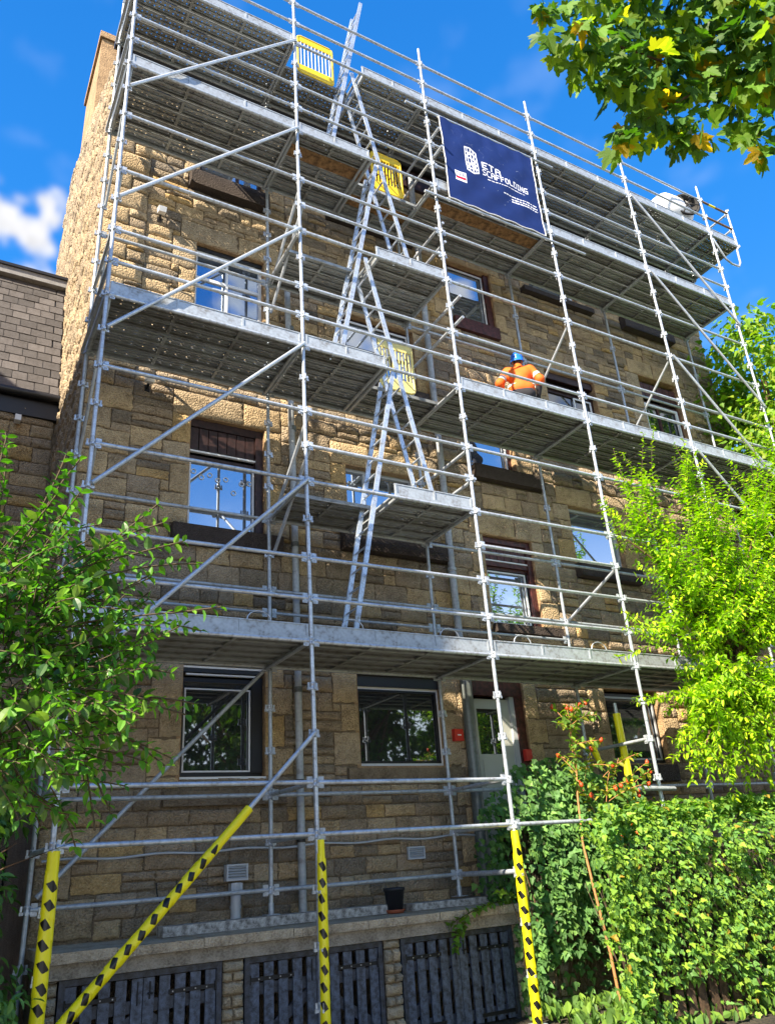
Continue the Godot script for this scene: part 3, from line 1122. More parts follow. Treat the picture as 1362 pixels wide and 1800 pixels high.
func deck(sc: Node, x0: float, x1: float, z0: float, z1: float, y: float, ply := -1, hole := 0.0105):
	var n := int(round((z1 - z0) / 0.245))
	var w := (z1 - z0) / n
	var len := x1 - x0 - 0.03
	for k in n:
		var zc := z0 + w * (k + 0.5)
		if k == ply:
			var st := S()
			bar(st, 0, len, -0.038, 0.0, -w * 0.5 + 0.004, w * 0.5 - 0.004)
			obj("timber_board", st, M.ply, sc).transform = Transform3D(Basis.IDENTITY, Vector3(x0 + 0.015, y + 0.055, zc))
		else:
			put("deck_board", plank_mesh(len, snappedf(w - 0.018, 0.002), hole), M.deck[[0, 0, 1, 2, 1, 0][rng.randi() % 6]], sc, Transform3D(Basis.IDENTITY, Vector3(x0 + 0.015, y + 0.06 + rng.randf_range(-0.003, 0.003), zc)))

var tubes := {}
func rod(sc: Node, called: String, a: Vector3, b: Vector3, r := 0.0242, m: Material = null, ends := true):
	var d := b - a
	var key := "%.3f_%.4f_%s" % [d.length(), r, ends]
	if not tubes.has(key):
		var st := S()
		tube(st, [Vector3.ZERO, Vector3(0, d.length(), 0)], r, 10)
		if ends:
			for e in [0.035, d.length() - 0.035]:
				box(st, Vector3(0, e, 0), Vector3(0.016, 0.06, 0.115))
				box(st, Vector3(0, e, 0), Vector3(0.034, 0.03, 0.075))
		tubes[key] = mesh_of(st)
	var y := d.normalized()
	var z := Vector3.UP - y * y.dot(Vector3.UP)
	if z.length() < 0.05:
		z = Vector3.BACK
	z = z.normalized()
	var bs := Basis(y.cross(z), y, z)
	return put(called, tubes[key], m if m else M.galv, sc, Transform3D(bs, a))

func toe_board(sc: Node, a: Vector3, b: Vector3):
	# folded sheet standing on the deck edge, with ribs
	var d := b - a
	var l := d.length()
	var st := S()
	bar(st, 0.03, l - 0.03, 0.05, 0.19, -0.003, 0.003)
	bar(st, 0.03, l - 0.03, 0.18, 0.195, -0.012, 0.010)
	bar(st, 0.03, l - 0.03, 0.015, 0.05, -0.006, 0.016)
	var n := maxi(1, int(round(l / 0.85)))
	for k in range(0, n + 1):
		var x := clampf(l * k / n, 0.05, l - 0.05)
		bar(st, x - 0.012, x + 0.012, 0.052, 0.178, 0.004, 0.014)
	var xax := d.normalized()
	obj("toe_board", st, M.galv_dull, sc).transform = Transform3D(Basis(xax, Vector3.UP, xax.cross(Vector3.UP)), a)

func coupler_mesh() -> ArrayMesh:
	var st := S()
	lathe(st, Vector3.ZERO, [Vector2(0.025, -0.045), Vector2(0.034, -0.04), Vector2(0.034, -0.02), Vector2(0.028, -0.012), Vector2(0.028, 0.012), Vector2(0.034, 0.02), Vector2(0.034, 0.034), Vector2(0.025, 0.04)], 10)
	for k in 4:
		var b := Basis(Vector3.UP, k * PI / 2 + 0.02)
		box(st, b * Vector3(0.048, -0.03, 0), Vector3(0.034, 0.028, 0.026), b)
		box(st, b * Vector3(0.05, 0.012, 0), Vector3(0.020, 0.05, 0.010), b)
	return mesh_of(st)

func build_scaffold():
	var sc := thing("scaffold", "galvanised steel scaffold of standards, rails and perforated decks in front of the tenement", "scaffold")
	var cm := coupler_mesh()
	var xs := [-2.5, 0.0, 2.5, 5.0, 7.5, 10.0]
	var lean := [0.0, 0.004, -0.004, 0.003, 0.0, 0.0]
	for i in 6:
		for inner in 2:
			var z := INNER if inner else 0.0
			var y0 := 0.02
			if inner and i > 0:
				y0 = 1.25
			var y1 := 15.42 if not inner else 14.95
			var st := S()
			# lengths joined by spigots, slightly out of line
			var pts := [Vector3(0, 0, 0), Vector3(lean[i], 3.0, 0.003), Vector3(-lean[i], 6.0, -0.003), Vector3(lean[i] * 0.5, 9.0, 0.002), Vector3(0, 12.0, 0), Vector3(-lean[i], y1 - y0, 0.002)]
			tube(st, pts, 0.0242, 10)
			box(st, Vector3(0, 0.005, 0), Vector3(0.15, 0.008, 0.15))
			tube(st, [Vector3(0, 0.01, 0), Vector3(0, 0.12, 0)], 0.032, 8)
			var s := put("standard", mesh_of(st), M.galv if not inner else M.galv_dull, sc, Transform3D(Basis.IDENTITY, Vector3(xs[i], y0, z)))
			for k in range(-7, 23):
				var y := 4.0 + k * 0.5
				if y < y0 + 0.2 or (inner and y > 14.3):
					continue
				if inner and i >= 3 and k % 2:
					continue
				put("coupler", cm, M.galv, s, Transform3D(Basis(Vector3.UP, rng.randf_range(-0.1, 0.1)), Vector3(0, y - y0, 0)))
	var L := func(k: float) -> float: return 4.0 + k * 0.5
	# outer ledgers and guard rails, bay by bay
	var rows := [
		[-4, -3, 0, 1, 2, 4, 6, 8, 9, 10, 12, 14, 16, 17, 18, 20, 21, 22],
		[-4, -3, 0, 1, 2, 4, 5, 6, 8, 9, 10, 12, 13, 14, 16, 17, 18, 20, 21, 22],
		[-4, 0, 1, 2, 3, 4, 6, 8, 9, 10, 12, 14, 16, 17, 18, 20, 21, 22],
		[-3, 0, 1, 2, 4, 6, 8, 9, 10, 12, 14, 16, 17, 18, 20, 21, 22],
		[-3, 0, 1, 2, 4, 6, 8, 9, 10, 12, 14, 16, 17, 18, 20, 21, 22]]
	for b in 5:
		for k in rows[b]:
			if b == 3 and k == -3:
				continue
			rod(sc, "ledger", Vector3(xs[b] + 0.03, L.call(k), 0), Vector3(xs[b + 1] - 0.03, L.call(k), 0))
		for k in ([-5, -3, 0, 2, 4, 8, 10, 12, 16, 20] if b < 2 else [-3, 0, 2, 4, 8, 10, 12, 16, 20]):
			rod(sc, "inner_ledger", Vector3(xs[b] + 0.03, L.call(k), INNER), Vector3(xs[b + 1] - 0.03, L.call(k), INNER), 0.0242, M.galv_dull)
	# a thinner tube with wire hoops behind the lowest toe board
	for b in 3:
		rod(sc, "hand_rail", Vector3(xs[b] + 0.03, 4.70, INNER), Vector3(xs[b + 1] - 0.03, 4.70, INNER), 0.020, M.galv_dull)
		for hx in [0.55, 1.9]:
			var st := S()
			var pts := []
			for q in 9:
				var a := PI * q / 8.0
				pts.append(Vector3(xs[b] + hx - cos(a) * 0.14, 4.20 + sin(a) * 0.11, -0.04))
			tube(st, pts, 0.008, 6)
			obj("hoop", st, M.galv, sc)
	# transoms
	for k in [0, 8, 16, 20]:
		for i in 6:
			rod(sc, "transom", Vector3(xs[i], L.call(k), -0.03), Vector3(xs[i], L.call(k), INNER + 0.03), 0.0242, M.galv_dull)
			rod(sc, "transom", Vector3(xs[i] - 0.06, L.call(k) - 0.03, -0.03), Vector3(xs[i] - 0.06, L.call(k) - 0.03, INNER + 0.03), 0.020, M.galv_dull, false)
	for k in [4, 8, 12, 16, 20]:
		rod(sc, "transom", Vector3(1.29, L.call(k), -0.0), Vector3(1.29, L.call(k), INNER + 0.0), 0.026, M.galv_dull, false)
		rod(sc, "transom", Vector3(1.21, L.call(k), -0.0), Vector3(1.21, L.call(k), INNER + 0.0), 0.022, M.galv_dull, false)
	for k in [4, 12]:
		for i in [1, 2]:
			rod(sc, "transom", Vector3(xs[i], L.call(k), -0.03), Vector3(xs[i], L.call(k), INNER + 0.03), 0.0242, M.galv_dull)
	for k in [-4, -3]:
		for i in 3:
			rod(sc, "transom", Vector3(xs[i], L.call(k), -0.03), Vector3(xs[i], L.call(k), INNER + 0.03), 0.0242, M.galv_dull)
	rod(sc, "transom", Vector3(2.5, 1.5, -0.03), Vector3(2.5, 1.5, INNER + 0.03), 0.03, M.galv)
	rod(sc, "transom", Vector3(5.0, L.call(-2), -0.03), Vector3(5.0, L.call(-2), INNER + 0.03), 0.0242, M.galv_dull)
	# decks
	var zo := -0.02
	for b in 5:
		deck(sc, xs[b], xs[b + 1], INNER, zo, L.call(0), -1, 0.009 if b < 2 else 0.0)
		for k in [8, 16, 20]:
			if b == 1:
				continue
			deck(sc, xs[b], xs[b + 1], INNER, zo, L.call(k), 3 if (k == 16 and b == 2) else -1, 0.0105 if b == 0 else 0.0065)
	for k in [8, 16]:
		deck(sc, 0.0, 1.29, INNER, zo, L.call(k), 3 if k == 16 else -1)
		deck(sc, 1.29, 2.5, INNER, -0.53, L.call(k), 1 if k == 16 else -1)
	for k in [4, 12, 20]:
		deck(sc, 1.25, 2.5, INNER, zo, L.call(k))
		deck(sc, 0.0, 1.21, INNER, -0.46, L.call(k))
	# toe boards
	for b in 5:
		for k in [0, 8, 16, 20]:
			if b == 1 and k != 0:
				continue
			toe_board(sc, Vector3(xs[b], L.call(k), 0.0), Vector3(xs[b + 1], L.call(k), 0.0))
	for k in [8, 16]:
		toe_board(sc, Vector3(0, L.call(k), 0), Vector3(1.29, L.call(k), 0))
	for k in [4, 12, 20]:
		toe_board(sc, Vector3(1.21, L.call(k), 0), Vector3(2.5, L.call(k), 0))
	for k in [0, 8, 16, 20]:
		toe_board(sc, Vector3(-2.5, L.call(k), INNER), Vector3(-2.5, L.call(k), 0))
		rod(sc, "end_rail", Vector3(-2.5, L.call(k + 1), 0), Vector3(-2.5, L.call(k + 1), INNER), 0.0242, M.galv_dull)
		rod(sc, "end_rail", Vector3(-2.5, L.call(k + 2), 0), Vector3(-2.5, L.call(k + 2), INNER), 0.0242, M.galv_dull)
	# face braces: end bay on the left climbs to the right, end bay on the right to the left
	for k in [20, 16, 12, 8, 4, -2]:
		rod(sc, "brace", Vector3(-2.47, L.call(k - 5), 0.055), Vector3(-0.01, L.call(k), 0.055), 0.0242, M.galv, false)
	for k in [20, 16, 12, 8]:
		rod(sc, "brace", Vector3(7.53, L.call(k), 0.055), Vector3(9.97, L.call(k - 5), 0.055), 0.0242, M.galv, false)
	rod(sc, "brace", Vector3(-0.02, 4.0, INNER - 0.05), Vector3(-2.42, 1.6, INNER - 0.05), 0.0242, M.galv_dull, false)
	for k in [-3, 1, 5, 9, 13]:
		rod(sc, "brace", Vector3(-2.46, L.call(k), INNER), Vector3(-2.46, L.call(k + 3), 0), 0.02, M.galv_dull, false)
	for q in [[0.06, 14, 12], [0.06, 13, 11], [0.06, 6, 4], [0.06, 5, 3], [5.04, 12, 10], [7.54, 12, 10], [5.04, 3, 2]]:
		rod(sc, "brace", Vector3(q[0], L.call(q[1]), 0), Vector3(q[0], L.call(q[2]), INNER), 0.022, M.galv, false)
	# rails across the ends of the ladder bay, some running out past the standard
	for q in [[10.3, 0.22], [11.1, 0.22], [18.3, 0.24], [17.4, 0.26], [6.0, 0.02], [5.0, 0.02], [13.6, 0.02], [14.4, 0.02]]:
		rod(sc, "end_rail", Vector3(2.56, L.call(q[0]), q[1]), Vector3(2.56, L.call(q[0]), INNER - 0.05), 0.0242, M.galv, false)
	# tubes that carry the banner
	rod(sc, "banner_tube", Vector3(2.05, 13.74, 0.045), Vector3(5.35, 13.74, 0.045), 0.0242, M.galv, false)
	rod(sc, "banner_tube", Vector3(2.25, 11.74, 0.045), Vector3(5.75, 11.74, 0.045), 0.0242, M.galv, false)
	# the short tube clamped low on the fourth standard
	rod(sc, "stub_tube", Vector3(4.55, 2.36, 0.06), Vector3(5.22, 2.34, 0.06), 0.03, M.galv, false)
	# loading bay built out past the last standard
	deck(sc, 10.0, 10.95, INNER, zo, L.call(20))
	toe_board(sc, Vector3(10.0, 14.0, 0), Vector3(10.95, 14.0, 0))
	toe_board(sc, Vector3(10.95, 14.0, 0), Vector3(10.95, 14.0, INNER))
	for z in [0.0, INNER]:
		var st := S()
		tube(st, [Vector3(10.03, 14.0, z), Vector3(10.95, 14.0, z)], 0.0242, 8)
		tube(st, [Vector3(10.93, 14.0, z), Vector3(10.86, 13.86, z), Vector3(10.83, 13.5, z), Vector3(10.74, 13.36, z), Vector3(10.5, 13.34, z), Vector3(10.3, 13.42, z), Vector3(10.05, 13.9, z)], 0.0242, 8)
		obj("bracket", st, M.galv, sc)
		rod(sc, "guard_post", Vector3(10.93, 13.95, z), Vector3(10.93, 15.1, z))
	for y in [14.52, 15.0]:
		rod(sc, "guard_rail", Vector3(10.03, y, 0), Vector3(10.93, y, 0), 0.0242, M.ply, false)
		rod(sc, "guard_rail", Vector3(10.93, y, 0), Vector3(10.93, y, INNER))
	var st := S()
	tube(st, [Vector3(10.28, 15.0, 0.0), Vector3(10.5, 15.0, 0.0)], 0.0262, 8)
	obj("yellow_tape", st, M.yellow, sc)

# ------------------------------------------------------------------ ladders and their gates
func build_ladders():
	var q := [
		[Vector3(0.645, 4.07, -0.385), Vector3(1.50, 8.15, -0.385), "lowest aluminium ladder, rising from the first deck past the half landing"],
		[Vector3(2.00, 6.07, -0.37), Vector3(1.16, 10.10, -0.37), "ladder from the lower half landing up to the middle deck and pale gate"],
		[Vector3(0.645, 8.07, -0.385), Vector3(1.50, 12.2, -0.385), "ladder from the middle deck up to the upper half landing"],
		[Vector3(2.00, 10.07, -0.37), Vector3(1.15, 14.2, -0.37), "ladder from the upper half landing up to the third deck left of the banner"],
		[Vector3(0.66, 12.07, -0.385), Vector3(1.46, 16.3, -0.385), "topmost ladder, standing up against the blue sky above the highest deck"]]
	for l in q:
		var a: Vector3 = l[0]
		var b: Vector3 = l[1]
		var d := b - a
		var n := d.normalized()
		var t := thing("ladder", l[2], "ladder", a, "ladders of the scaffold stair bay")
		for z in [0.175, -0.175]:
			var st := S()
			box(st, d * 0.5 + Vector3(0, 0, z), Vector3(0.064, d.length(), 0.026), Basis(Vector3(n.y, -n.x, 0), n, Vector3.BACK))
			obj("stile", st, M.alu, t)
		var steps := int(d.length() / 0.28)
		for k in steps:
			var st := S()
			var p := n * (0.2 + k * 0.28)
			tube(st, [p + Vector3(0, 0, 0.162), p - Vector3(0, 0, 0.162)], 0.015, 6)
			obj("rung", st, M.alu, t)
	var gates := [
		[Vector3(0.60, 14.06, -0.47), 0.66, 0.92, M.yellow_panel, "bright yellow slatted gate on the top deck against the sky"],
		[Vector3(1.93, 12.10, -0.56), 0.58, 0.86, M.yellow_panel, "amber yellow gate on the third deck, left of the banner"],
		[Vector3(1.79, 8.10, -0.56), 0.58, 0.86, M.yellow_pale, "pale yellow gate on the middle deck in front of a window"]]
	for g in gates:
		var t := thing("ladder_gate", g[4], "gate", g[0], "yellow gates at the ladder openings")
		var w: float = g[1]
		var h: float = g[2]
		var st := S()
		var hw := w * 0.5
		# rounded outer loop
		var pts := []
		for c in [[hw - 0.07, h - 0.07, 0.0], [-hw + 0.07, h - 0.07, 0.5], [-hw + 0.07, 0.07, 1.0], [hw - 0.07, 0.07, 1.5]]:
			for k in 5:
				var a: float = PI * (c[2] + k * 0.125)
				pts.append(Vector3(c[0] + cos(a) * 0.07, c[1] + sin(a) * 0.07, 0))
		pts.append(pts[0])
		tube(st, pts, 0.022, 8, false)
		obj("frame", st, g[3], t)
		st = S()
		bar(st, -hw + 0.02, hw - 0.02, 0.02, 0.19, -0.012, 0.012)
		obj("lower_panel", st, g[3], t)
		st = S()
		bar(st, -hw + 0.02, hw - 0.02, h - 0.14, h - 0.02, -0.012, 0.012)
		obj("upper_panel", st, g[3], t)
		for k in 9:
			st = S()
			var x := lerpf(-hw + 0.06, hw - 0.06, k / 8.0)
			bar(st, x - 0.006, x + 0.006, 0.19, h - 0.14, -0.010, 0.010)
			obj("slat", st, M.white if g[3] == M.yellow_panel and k > -1 and g[0].y > 14 else g[3], t)

# ------------------------------------------------------------------ yellow foam and hazard tape
func build_sleeves():
	var im := Image.create(128, 64, false, Image.FORMAT_RGB8)
	var yl := lin(0.96, 0.84, 0.01)
	for y in 64:
		for x in 128:
			var u := x / 128.0
			var v := y / 64.0
			var s := absf(fposmod(u * 2.0, 1.0) - 0.5) * 2.0 + absf(v - 0.5) * 2.3
			im.set_pixel(x, y, Color(0.02, 0.02, 0.02) if s < 0.60 else yl)
	var tm := mat(Color.WHITE, 0.35)
	tm.albedo_texture = tex(im)
	M.tape = tm
	sleeve(Vector3(-2.50, -0.05, 0.02), Vector3(-2.485, 1.965, 0.02), 0.052, 0.058, 1.93, "yellow foam sleeve with black diamonds on the leftmost standard")
	sleeve(Vector3(0.025, -0.05, 0.03), Vector3(0.03, 1.945, 0.03), 0.036, 0.046, 1.90, "yellow foam sleeve on the middle standard, before the bin store")
	sleeve(Vector3(2.50, -0.05, 0.01), Vector3(2.50, 1.93, 0.01), 0.046, 0.052, 1.86, "yellow foam sleeve on the standard beside the ivy")
	var a := Vector3(-2.47, 0.5, 0.055)
	var b := Vector3(-0.01, 3.0, 0.055)
	sleeve(a.lerp(b, 0.02), a.lerp(b, 0.705), 0.043, 0.049, 2.0, "long yellow hazard taped sleeve on the slanting brace")
	var st := S()
	tube(st, [Vector3(5.13, 2.25, -0.62), Vector3(5.10, 3.45, -0.62)], 0.055, 12)
	var y1 := obj("foam_sleeve", st, M.yellow)
	tag(y1, "plain yellow foam sleeve in front of the window behind the small tree", "foam sleeve")
	rod(y1, "tube_end", Vector3(5.10, 3.44, -0.62), Vector3(5.10, 3.6, -0.62), 0.0242, M.galv, false)
	st = S()
	tube(st, [Vector3(4.72, 2.72, -0.7), Vector3(4.60, 3.0, -0.7)], [0.03, 0.055], 10)
	var y2 := obj("foam_sleeve", st, M.yellow)
	tag(y2, "torn short end of yellow foam beside the rose bush", "foam sleeve")

func sleeve(a: Vector3, b: Vector3, r0: float, r1: float, taped: float, label: String):
	var st := S()
	var d := (b - a)
	var len := d.length()
	d = d.normalized()
	var f := frame_along(d)
	var pts := []
	for k in 13:
		pts.append(a.lerp(b, k / 12.0) + f.x * 0.004 * sin(k * 1.9))
	tube(st, pts, r0, 14)
	var o := obj("foam_sleeve", st, M.yellow)
	tag(o, label, "foam sleeve", "yellow sleeves on the scaffold tubes")
	# tape wound round it, creased, in several lengths
	st = S()
	st.set_smooth_group(0)
	var pitch := 0.15
	var turns := int(taped / pitch) + 4
	var cam: Camera3D = get_node("camera")
	var see := (cam.position - (a + b) * 0.5)
	var phase := 0.25 - atan2(see.dot(f.z), see.dot(f.x)) / TAU
	var seg := 16
	var w := 0.185
	var prev := []
	for k in turns * seg + 1:
		var t := float(k) / seg
		var ang := t * TAU
		var along: float = t * pitch - 0.06 * maxf(0.0, t - turns * 0.72)
		if along + w > taped:
			break
		var nz := noise.get_noise_2d(t * 3.1 + len, len * 5.0)
		var nz2 := noise.get_noise_2d(t * 9.0, 3.0 + len)
		var ring := []
		for e in [0.0, 0.5, 1.0]:
			var rr: float = r1 + nz * 0.007 + nz2 * 0.004 + (0.0025 if e == 0.0 else 0.0)
			ring.append(a + d * (along + w * e + nz * 0.01) + (f.x * cos(ang) + f.z * sin(ang)) * rr)
		if k > 0:
			var u1: float = t + phase + 0.05 * sin(t * 1.3)
			var u0: float = t - 1.0 / seg + phase + 0.05 * sin((t - 1.0 / seg) * 1.3)
			for e in 2:
				var vs := [[prev[e], u0, e * 0.5], [ring[e], u1, e * 0.5], [ring[e + 1], u1, e * 0.5 + 0.5], [prev[e + 1], u0, e * 0.5 + 0.5]]
				for i in [0, 1, 2, 0, 2, 3]:
					st.set_uv(Vector2(vs[i][1], vs[i][2]))
					st.add_vertex(vs[i][0])
		prev = ring
	obj("hazard_tape", st, M.tape, o)

# ------------------------------------------------------------------ pipes, lamps, pots and the like
func build_small_things():
	# downpipes
	var p := thing("downpipe", "pale grey downpipe left of the middle windows", "pipe")
	var st := S()
	tube(st, [Vector3(0.42, 10.3, -1.47), Vector3(0.47, 6.0, -1.47), Vector3(0.475, 1.16, -1.47)], 0.047, 12)
	obj("pipe", st, M.pipe, p)
	for y in [2.62, 1.98, 3.75, 5.75, 7.6, 9.4]:
		st = S()
		tube(st, [Vector3(0.47, y, -1.47), Vector3(0.47, y + 0.07, -1.47)], 0.055, 12)
		obj("collar", st, M.black if y < 3 else M.pipe_dark, p)
	p = thing("downpipe", "grey downpipe with a swan neck joint right of the middle windows", "pipe")
	st = S()
	tube(st, [Vector3(3.06, 13.9, -1.46), Vector3(3.07, 7.0, -1.46), Vector3(3.06, 5.75, -1.46), Vector3(3.07, 4.1, -1.46)], 0.055, 12)
	obj("pipe", st, M.pipe, p)
	for y in [5.70, 5.62, 8.6, 11.4]:
		st = S()
		tube(st, [Vector3(3.06, y, -1.46), Vector3(3.06, y + 0.05, -1.46)], 0.068, 12)
		obj("collar", st, M.pipe, p)
	p = thing("downpipe", "broad dark grey pipe beside the ground floor door", "pipe")
	st = S()
	tube(st, [Vector3(3.10, 4.07, -1.47), Vector3(3.07, 1.16, -1.47)], 0.085, 14)
	obj("pipe", st, M.pipe_dark, p)
	# cable along the foot of the wall
	st = S()
	var pts := []
	for k in 40:
		var x := lerpf(-2.38, 3.0, k / 39.0)
		pts.append(Vector3(x, 1.93 + 0.03 * k / 39.0 + 0.012 * sin(k * 0.9), -1.495))
	tube(st, pts, 0.013, 6)
	tag(obj("cable", st, M.grey_pvc), "thin pale cable running along the foot of the stone wall", "cable")
	st = S()
	pts = []
	for k in 9:
		var a := PI * k / 8.0
		pts.append(Vector3(-1.10 - cos(a) * 0.11, 1.66 - sin(a) * 0.24, -1.49))
	tube(st, pts, 0.008, 6)
	box(st, Vector3(-1.10, 1.42, -1.49), Vector3(0.06, 0.04, 0.03))
	tag(obj("cable", st, M.rubber), "loop of black cable hanging low on the wall", "cable")
	# vent pipe with louvred cap
	p = thing("vent_pipe", "grey vent pipe with a louvred cap at the foot of the wall", "vent")
	st = S()
	tube(st, [Vector3(-0.34, 1.16, -1.44), Vector3(-0.34, 1.60, -1.44)], 0.056, 14)
	tube(st, [Vector3(-0.34, 1.34, -1.44), Vector3(-0.34, 1.37, -1.44)], 0.064, 14)
	box(st, Vector3(-0.34, 1.54, -1.45), Vector3(0.13, 0.11, 0.10))
	obj("pipe", st, M.grey_pvc, p)
	st = S()
	frame_bars(st, -0.46, -0.21, 1.62, 1.79, -1.40, 0.02, 0.10)
	bar(st, -0.45, -0.22, 1.63, 1.78, -1.49, -1.46)
	obj("cap", st, M.grey_pvc, p)
	for k in 5:
		st = S()
		box(st, Vector3(-0.335, 1.648 + 0.028 * k, -1.41), Vector3(0.21, 0.006, 0.03), Basis(Vector3.RIGHT, 0.6))
		obj("louvre", st, M.grey_pvc, p)
	p = thing("vent_grille", "small grey grille set in the wall above the flower pot", "vent")
	st = S()
	frame_bars(st, 1.96, 2.21, 1.71, 1.86, -1.51, 0.018, 0.04)
	bar(st, 1.97, 2.20, 1.72, 1.85, -1.56, -1.545)
	obj("frame", st, M.grey_pvc, p)
	for k in 5:
		st = S()
		box(st, Vector3(2.085, 1.735 + 0.025 * k, -1.52), Vector3(0.21, 0.006, 0.022), Basis(Vector3.RIGHT, 0.6))
		obj("louvre", st, M.grey_pvc, p)
	st = S()
	bar(st, 2.83, 2.98, 3.18, 3.34, -1.56, -1.49)
	var al := obj("alarm_box", st, M.red)
	tag(al, "red alarm box between the wide window and the grey pipe", "alarm")
	st = S()
	bar(st, 2.88, 2.94, 3.25, 3.265, -1.49, -1.486)
	obj("label_strip", st, M.white, al)
	st = S()
	bar(st, 4.10, 4.21, 2.92, 3.08, -1.62, -1.55)
	tag(obj("call_box", st, M.red), "red box on the door frame just above the ivy", "alarm")
	# lamps on the facade
	for q in [[Vector3(-1.63, 10.96, -1.44), "white wall lamp under the third deck, upper left of the facade"], [Vector3(-1.64, 7.90, -1.44), "white wall lamp under the second deck, lower of the two on the facade"]]:
		p = thing("wall_lamp", q[1], "lamp", q[0], "white lamps on the facade")
		st = S()
		box(st, Vector3(0, 0, 0.02), Vector3(0.11, 0.08, 0.13), Basis(Vector3.RIGHT, 0.35))
		box(st, Vector3(0, 0.045, 0.01), Vector3(0.12, 0.02, 0.16), Basis(Vector3.RIGHT, 0.35))
		obj("housing", st, M.white, p)
		st = S()
		tube(st, [Vector3(0, -0.02, -0.05), Vector3(0, -0.05, -0.13)], 0.018, 8)
		bar(st, -0.035, 0.035, -0.10, 0.0, -0.14, -0.12)
		obj("arm", st, M.black, p)
	# boards under the inner standards
	st = S()
	box(st, Vector3(0.10, 1.20, -1.20), Vector3(2.66, 0.095, 0.24), Basis(Vector3.UP, 0.012))
	tag(obj("sole_board", st, M.sole), "long grey sole board on the terrace under the inner standard", "board", "sole boards")
	st = S()
	box(st, Vector3(2.32, 1.19, -1.20), Vector3(1.22, 0.075, 0.26), Basis(Vector3.UP, -0.02))
	tag(obj("sole_board", st, M.sole), "short grey sole board on the terrace, right of the flower pot", "board", "sole boards")
	# pot
	st = S()
	lathe(st, Vector3(1.47, 1.185, -1.08), [Vector2(0.0, 0.0), Vector2(0.092, 0.0), Vector2(0.118, 0.20), Vector2(0.128, 0.20), Vector2(0.13, 0.235), Vector2(0.118, 0.235), Vector2(0.112, 0.19), Vector2(0.0, 0.185)], 20)
	tag(obj("flower_pot", st, M.pot), "empty black plastic flower pot on the terrace", "flower pot")
	st = S()
	lathe(st, Vector3(1.47, 1.152, -1.08), [Vector2(0.0, 0.0), Vector2(0.10, 0.0), Vector2(0.118, 0.038), Vector2(0.108, 0.038), Vector2(0.098, 0.03), Vector2(0.0, 0.03)], 20)
	tag(obj("saucer", st, M.terracotta), "terracotta saucer under the black flower pot", "saucer")
	# winch on the top deck
	p = thing("mixer", "white drum shaped machine with a dark round grille on the top deck", "machine", Vector3(9.5, 14.08, -0.5))
	st = S()
	var prof := []
	for q in [Vector2(0.02, -0.48), Vector2(0.30, -0.46), Vector2(0.40, -0.36), Vector2(0.42, -0.1), Vector2(0.42, 0.2), Vector2(0.37, 0.36), Vector2(0.30, 0.42)]:
		prof.append(q)
	lathe(st, Vector3.ZERO, prof, 24)
	obj("drum", st, M.white, p).transform = Transform3D(Basis(Vector3.BACK, -PI / 2) * Basis(Vector3.RIGHT, 0.0), Vector3(0.0, 0.70, 0))
	st = S()
	lathe(st, Vector3.ZERO, [Vector2(0.30, 0.40), Vector2(0.31, 0.44), Vector2(0.27, 0.44), Vector2(0.26, 0.36), Vector2(0.0, 0.36)], 24)
	for k in 6:
		var a := k * PI / 3
		tube(st, [Vector3(0, 0.44, 0), Vector3(cos(a) * 0.29, 0.44, sin(a) * 0.29)], 0.014, 6)
	obj("grille", st, M.rubber, p).transform = Transform3D(Basis(Vector3.UP, -0.35) * Basis(Vector3.RIGHT, PI / 2), Vector3(0.24, 0.70, 0.02))
	st = S()
	for x in [-0.3, 0.3]:
		for z in [-0.3, 0.3]:
			tube(st, [Vector3(x, 0.3, z * 0.6), Vector3(x, 0.0, z)], 0.02, 8)
	box(st, Vector3(0.16, 0.98, 0), Vector3(0.4, 0.12, 0.3))
	obj("stand", st, M.white, p)

# ------------------------------------------------------------------ banner
const GLYPHS := {
	"E": ["11111", "10000", "10000", "11110", "10000", "10000", "11111"],
	"T": ["11111", "00100", "00100", "00100", "00100", "00100", "00100"],
	"A": ["01110", "10001", "10001", "11111", "10001", "10001", "10001"],
	"S": ["01111", "10000", "10000", "01110", "00001", "00001", "11110"],
	"C": ["01111", "10000", "10000", "10000", "10000", "10000", "01111"],
	"F": ["11111", "10000", "10000", "11110", "10000", "10000", "10000"],
	"O": ["01110", "10001", "10001", "10001", "10001", "10001", "01110"],
	"L": ["10000", "10000", "10000", "10000", "10000", "10000", "11111"],
	"D": ["11110", "10001", "10001", "10001", "10001", "10001", "11110"],
	"I": ["111", "010", "010", "010", "010", "010", "111"],
	"N": ["10001", "11001", "10101", "10101", "10011", "10001", "10001"],
	"G": ["01111", "10000", "10000", "10111", "10001", "10001", "01111"],
	"Y": ["10001", "10001", "01010", "00100", "00100", "00100", "00100"],
	"B": ["11110", "10001", "10001", "11110", "10001", "10001", "11110"]}

func write(im: Image, text: String, x: int, y: int, s: int, sy: int, c: Color, bold := 0) -> int:
	for ch in text:
		if ch == " ":
			x += s * 3
			continue
		var rows: Array = GLYPHS[ch]
		for j in rows.size():
			for i in rows[j].length():
				if rows[j][i] == "1":
					im.fill_rect(Rect2i(x + i * s, y + j * sy, s + bold, sy + bold), c)
		x += s * (rows[0].length() + 1) + bold
	return x

func stroke(im: Image, a: Vector2, b: Vector2, w: int, c: Color):
	var n := int(a.distance_to(b)) + 1
	for k in n + 1:
		var p := a.lerp(b, float(k) / n)
		im.fill_rect(Rect2i(int(p.x) - w / 2, int(p.y) - w / 2, w, w), c)

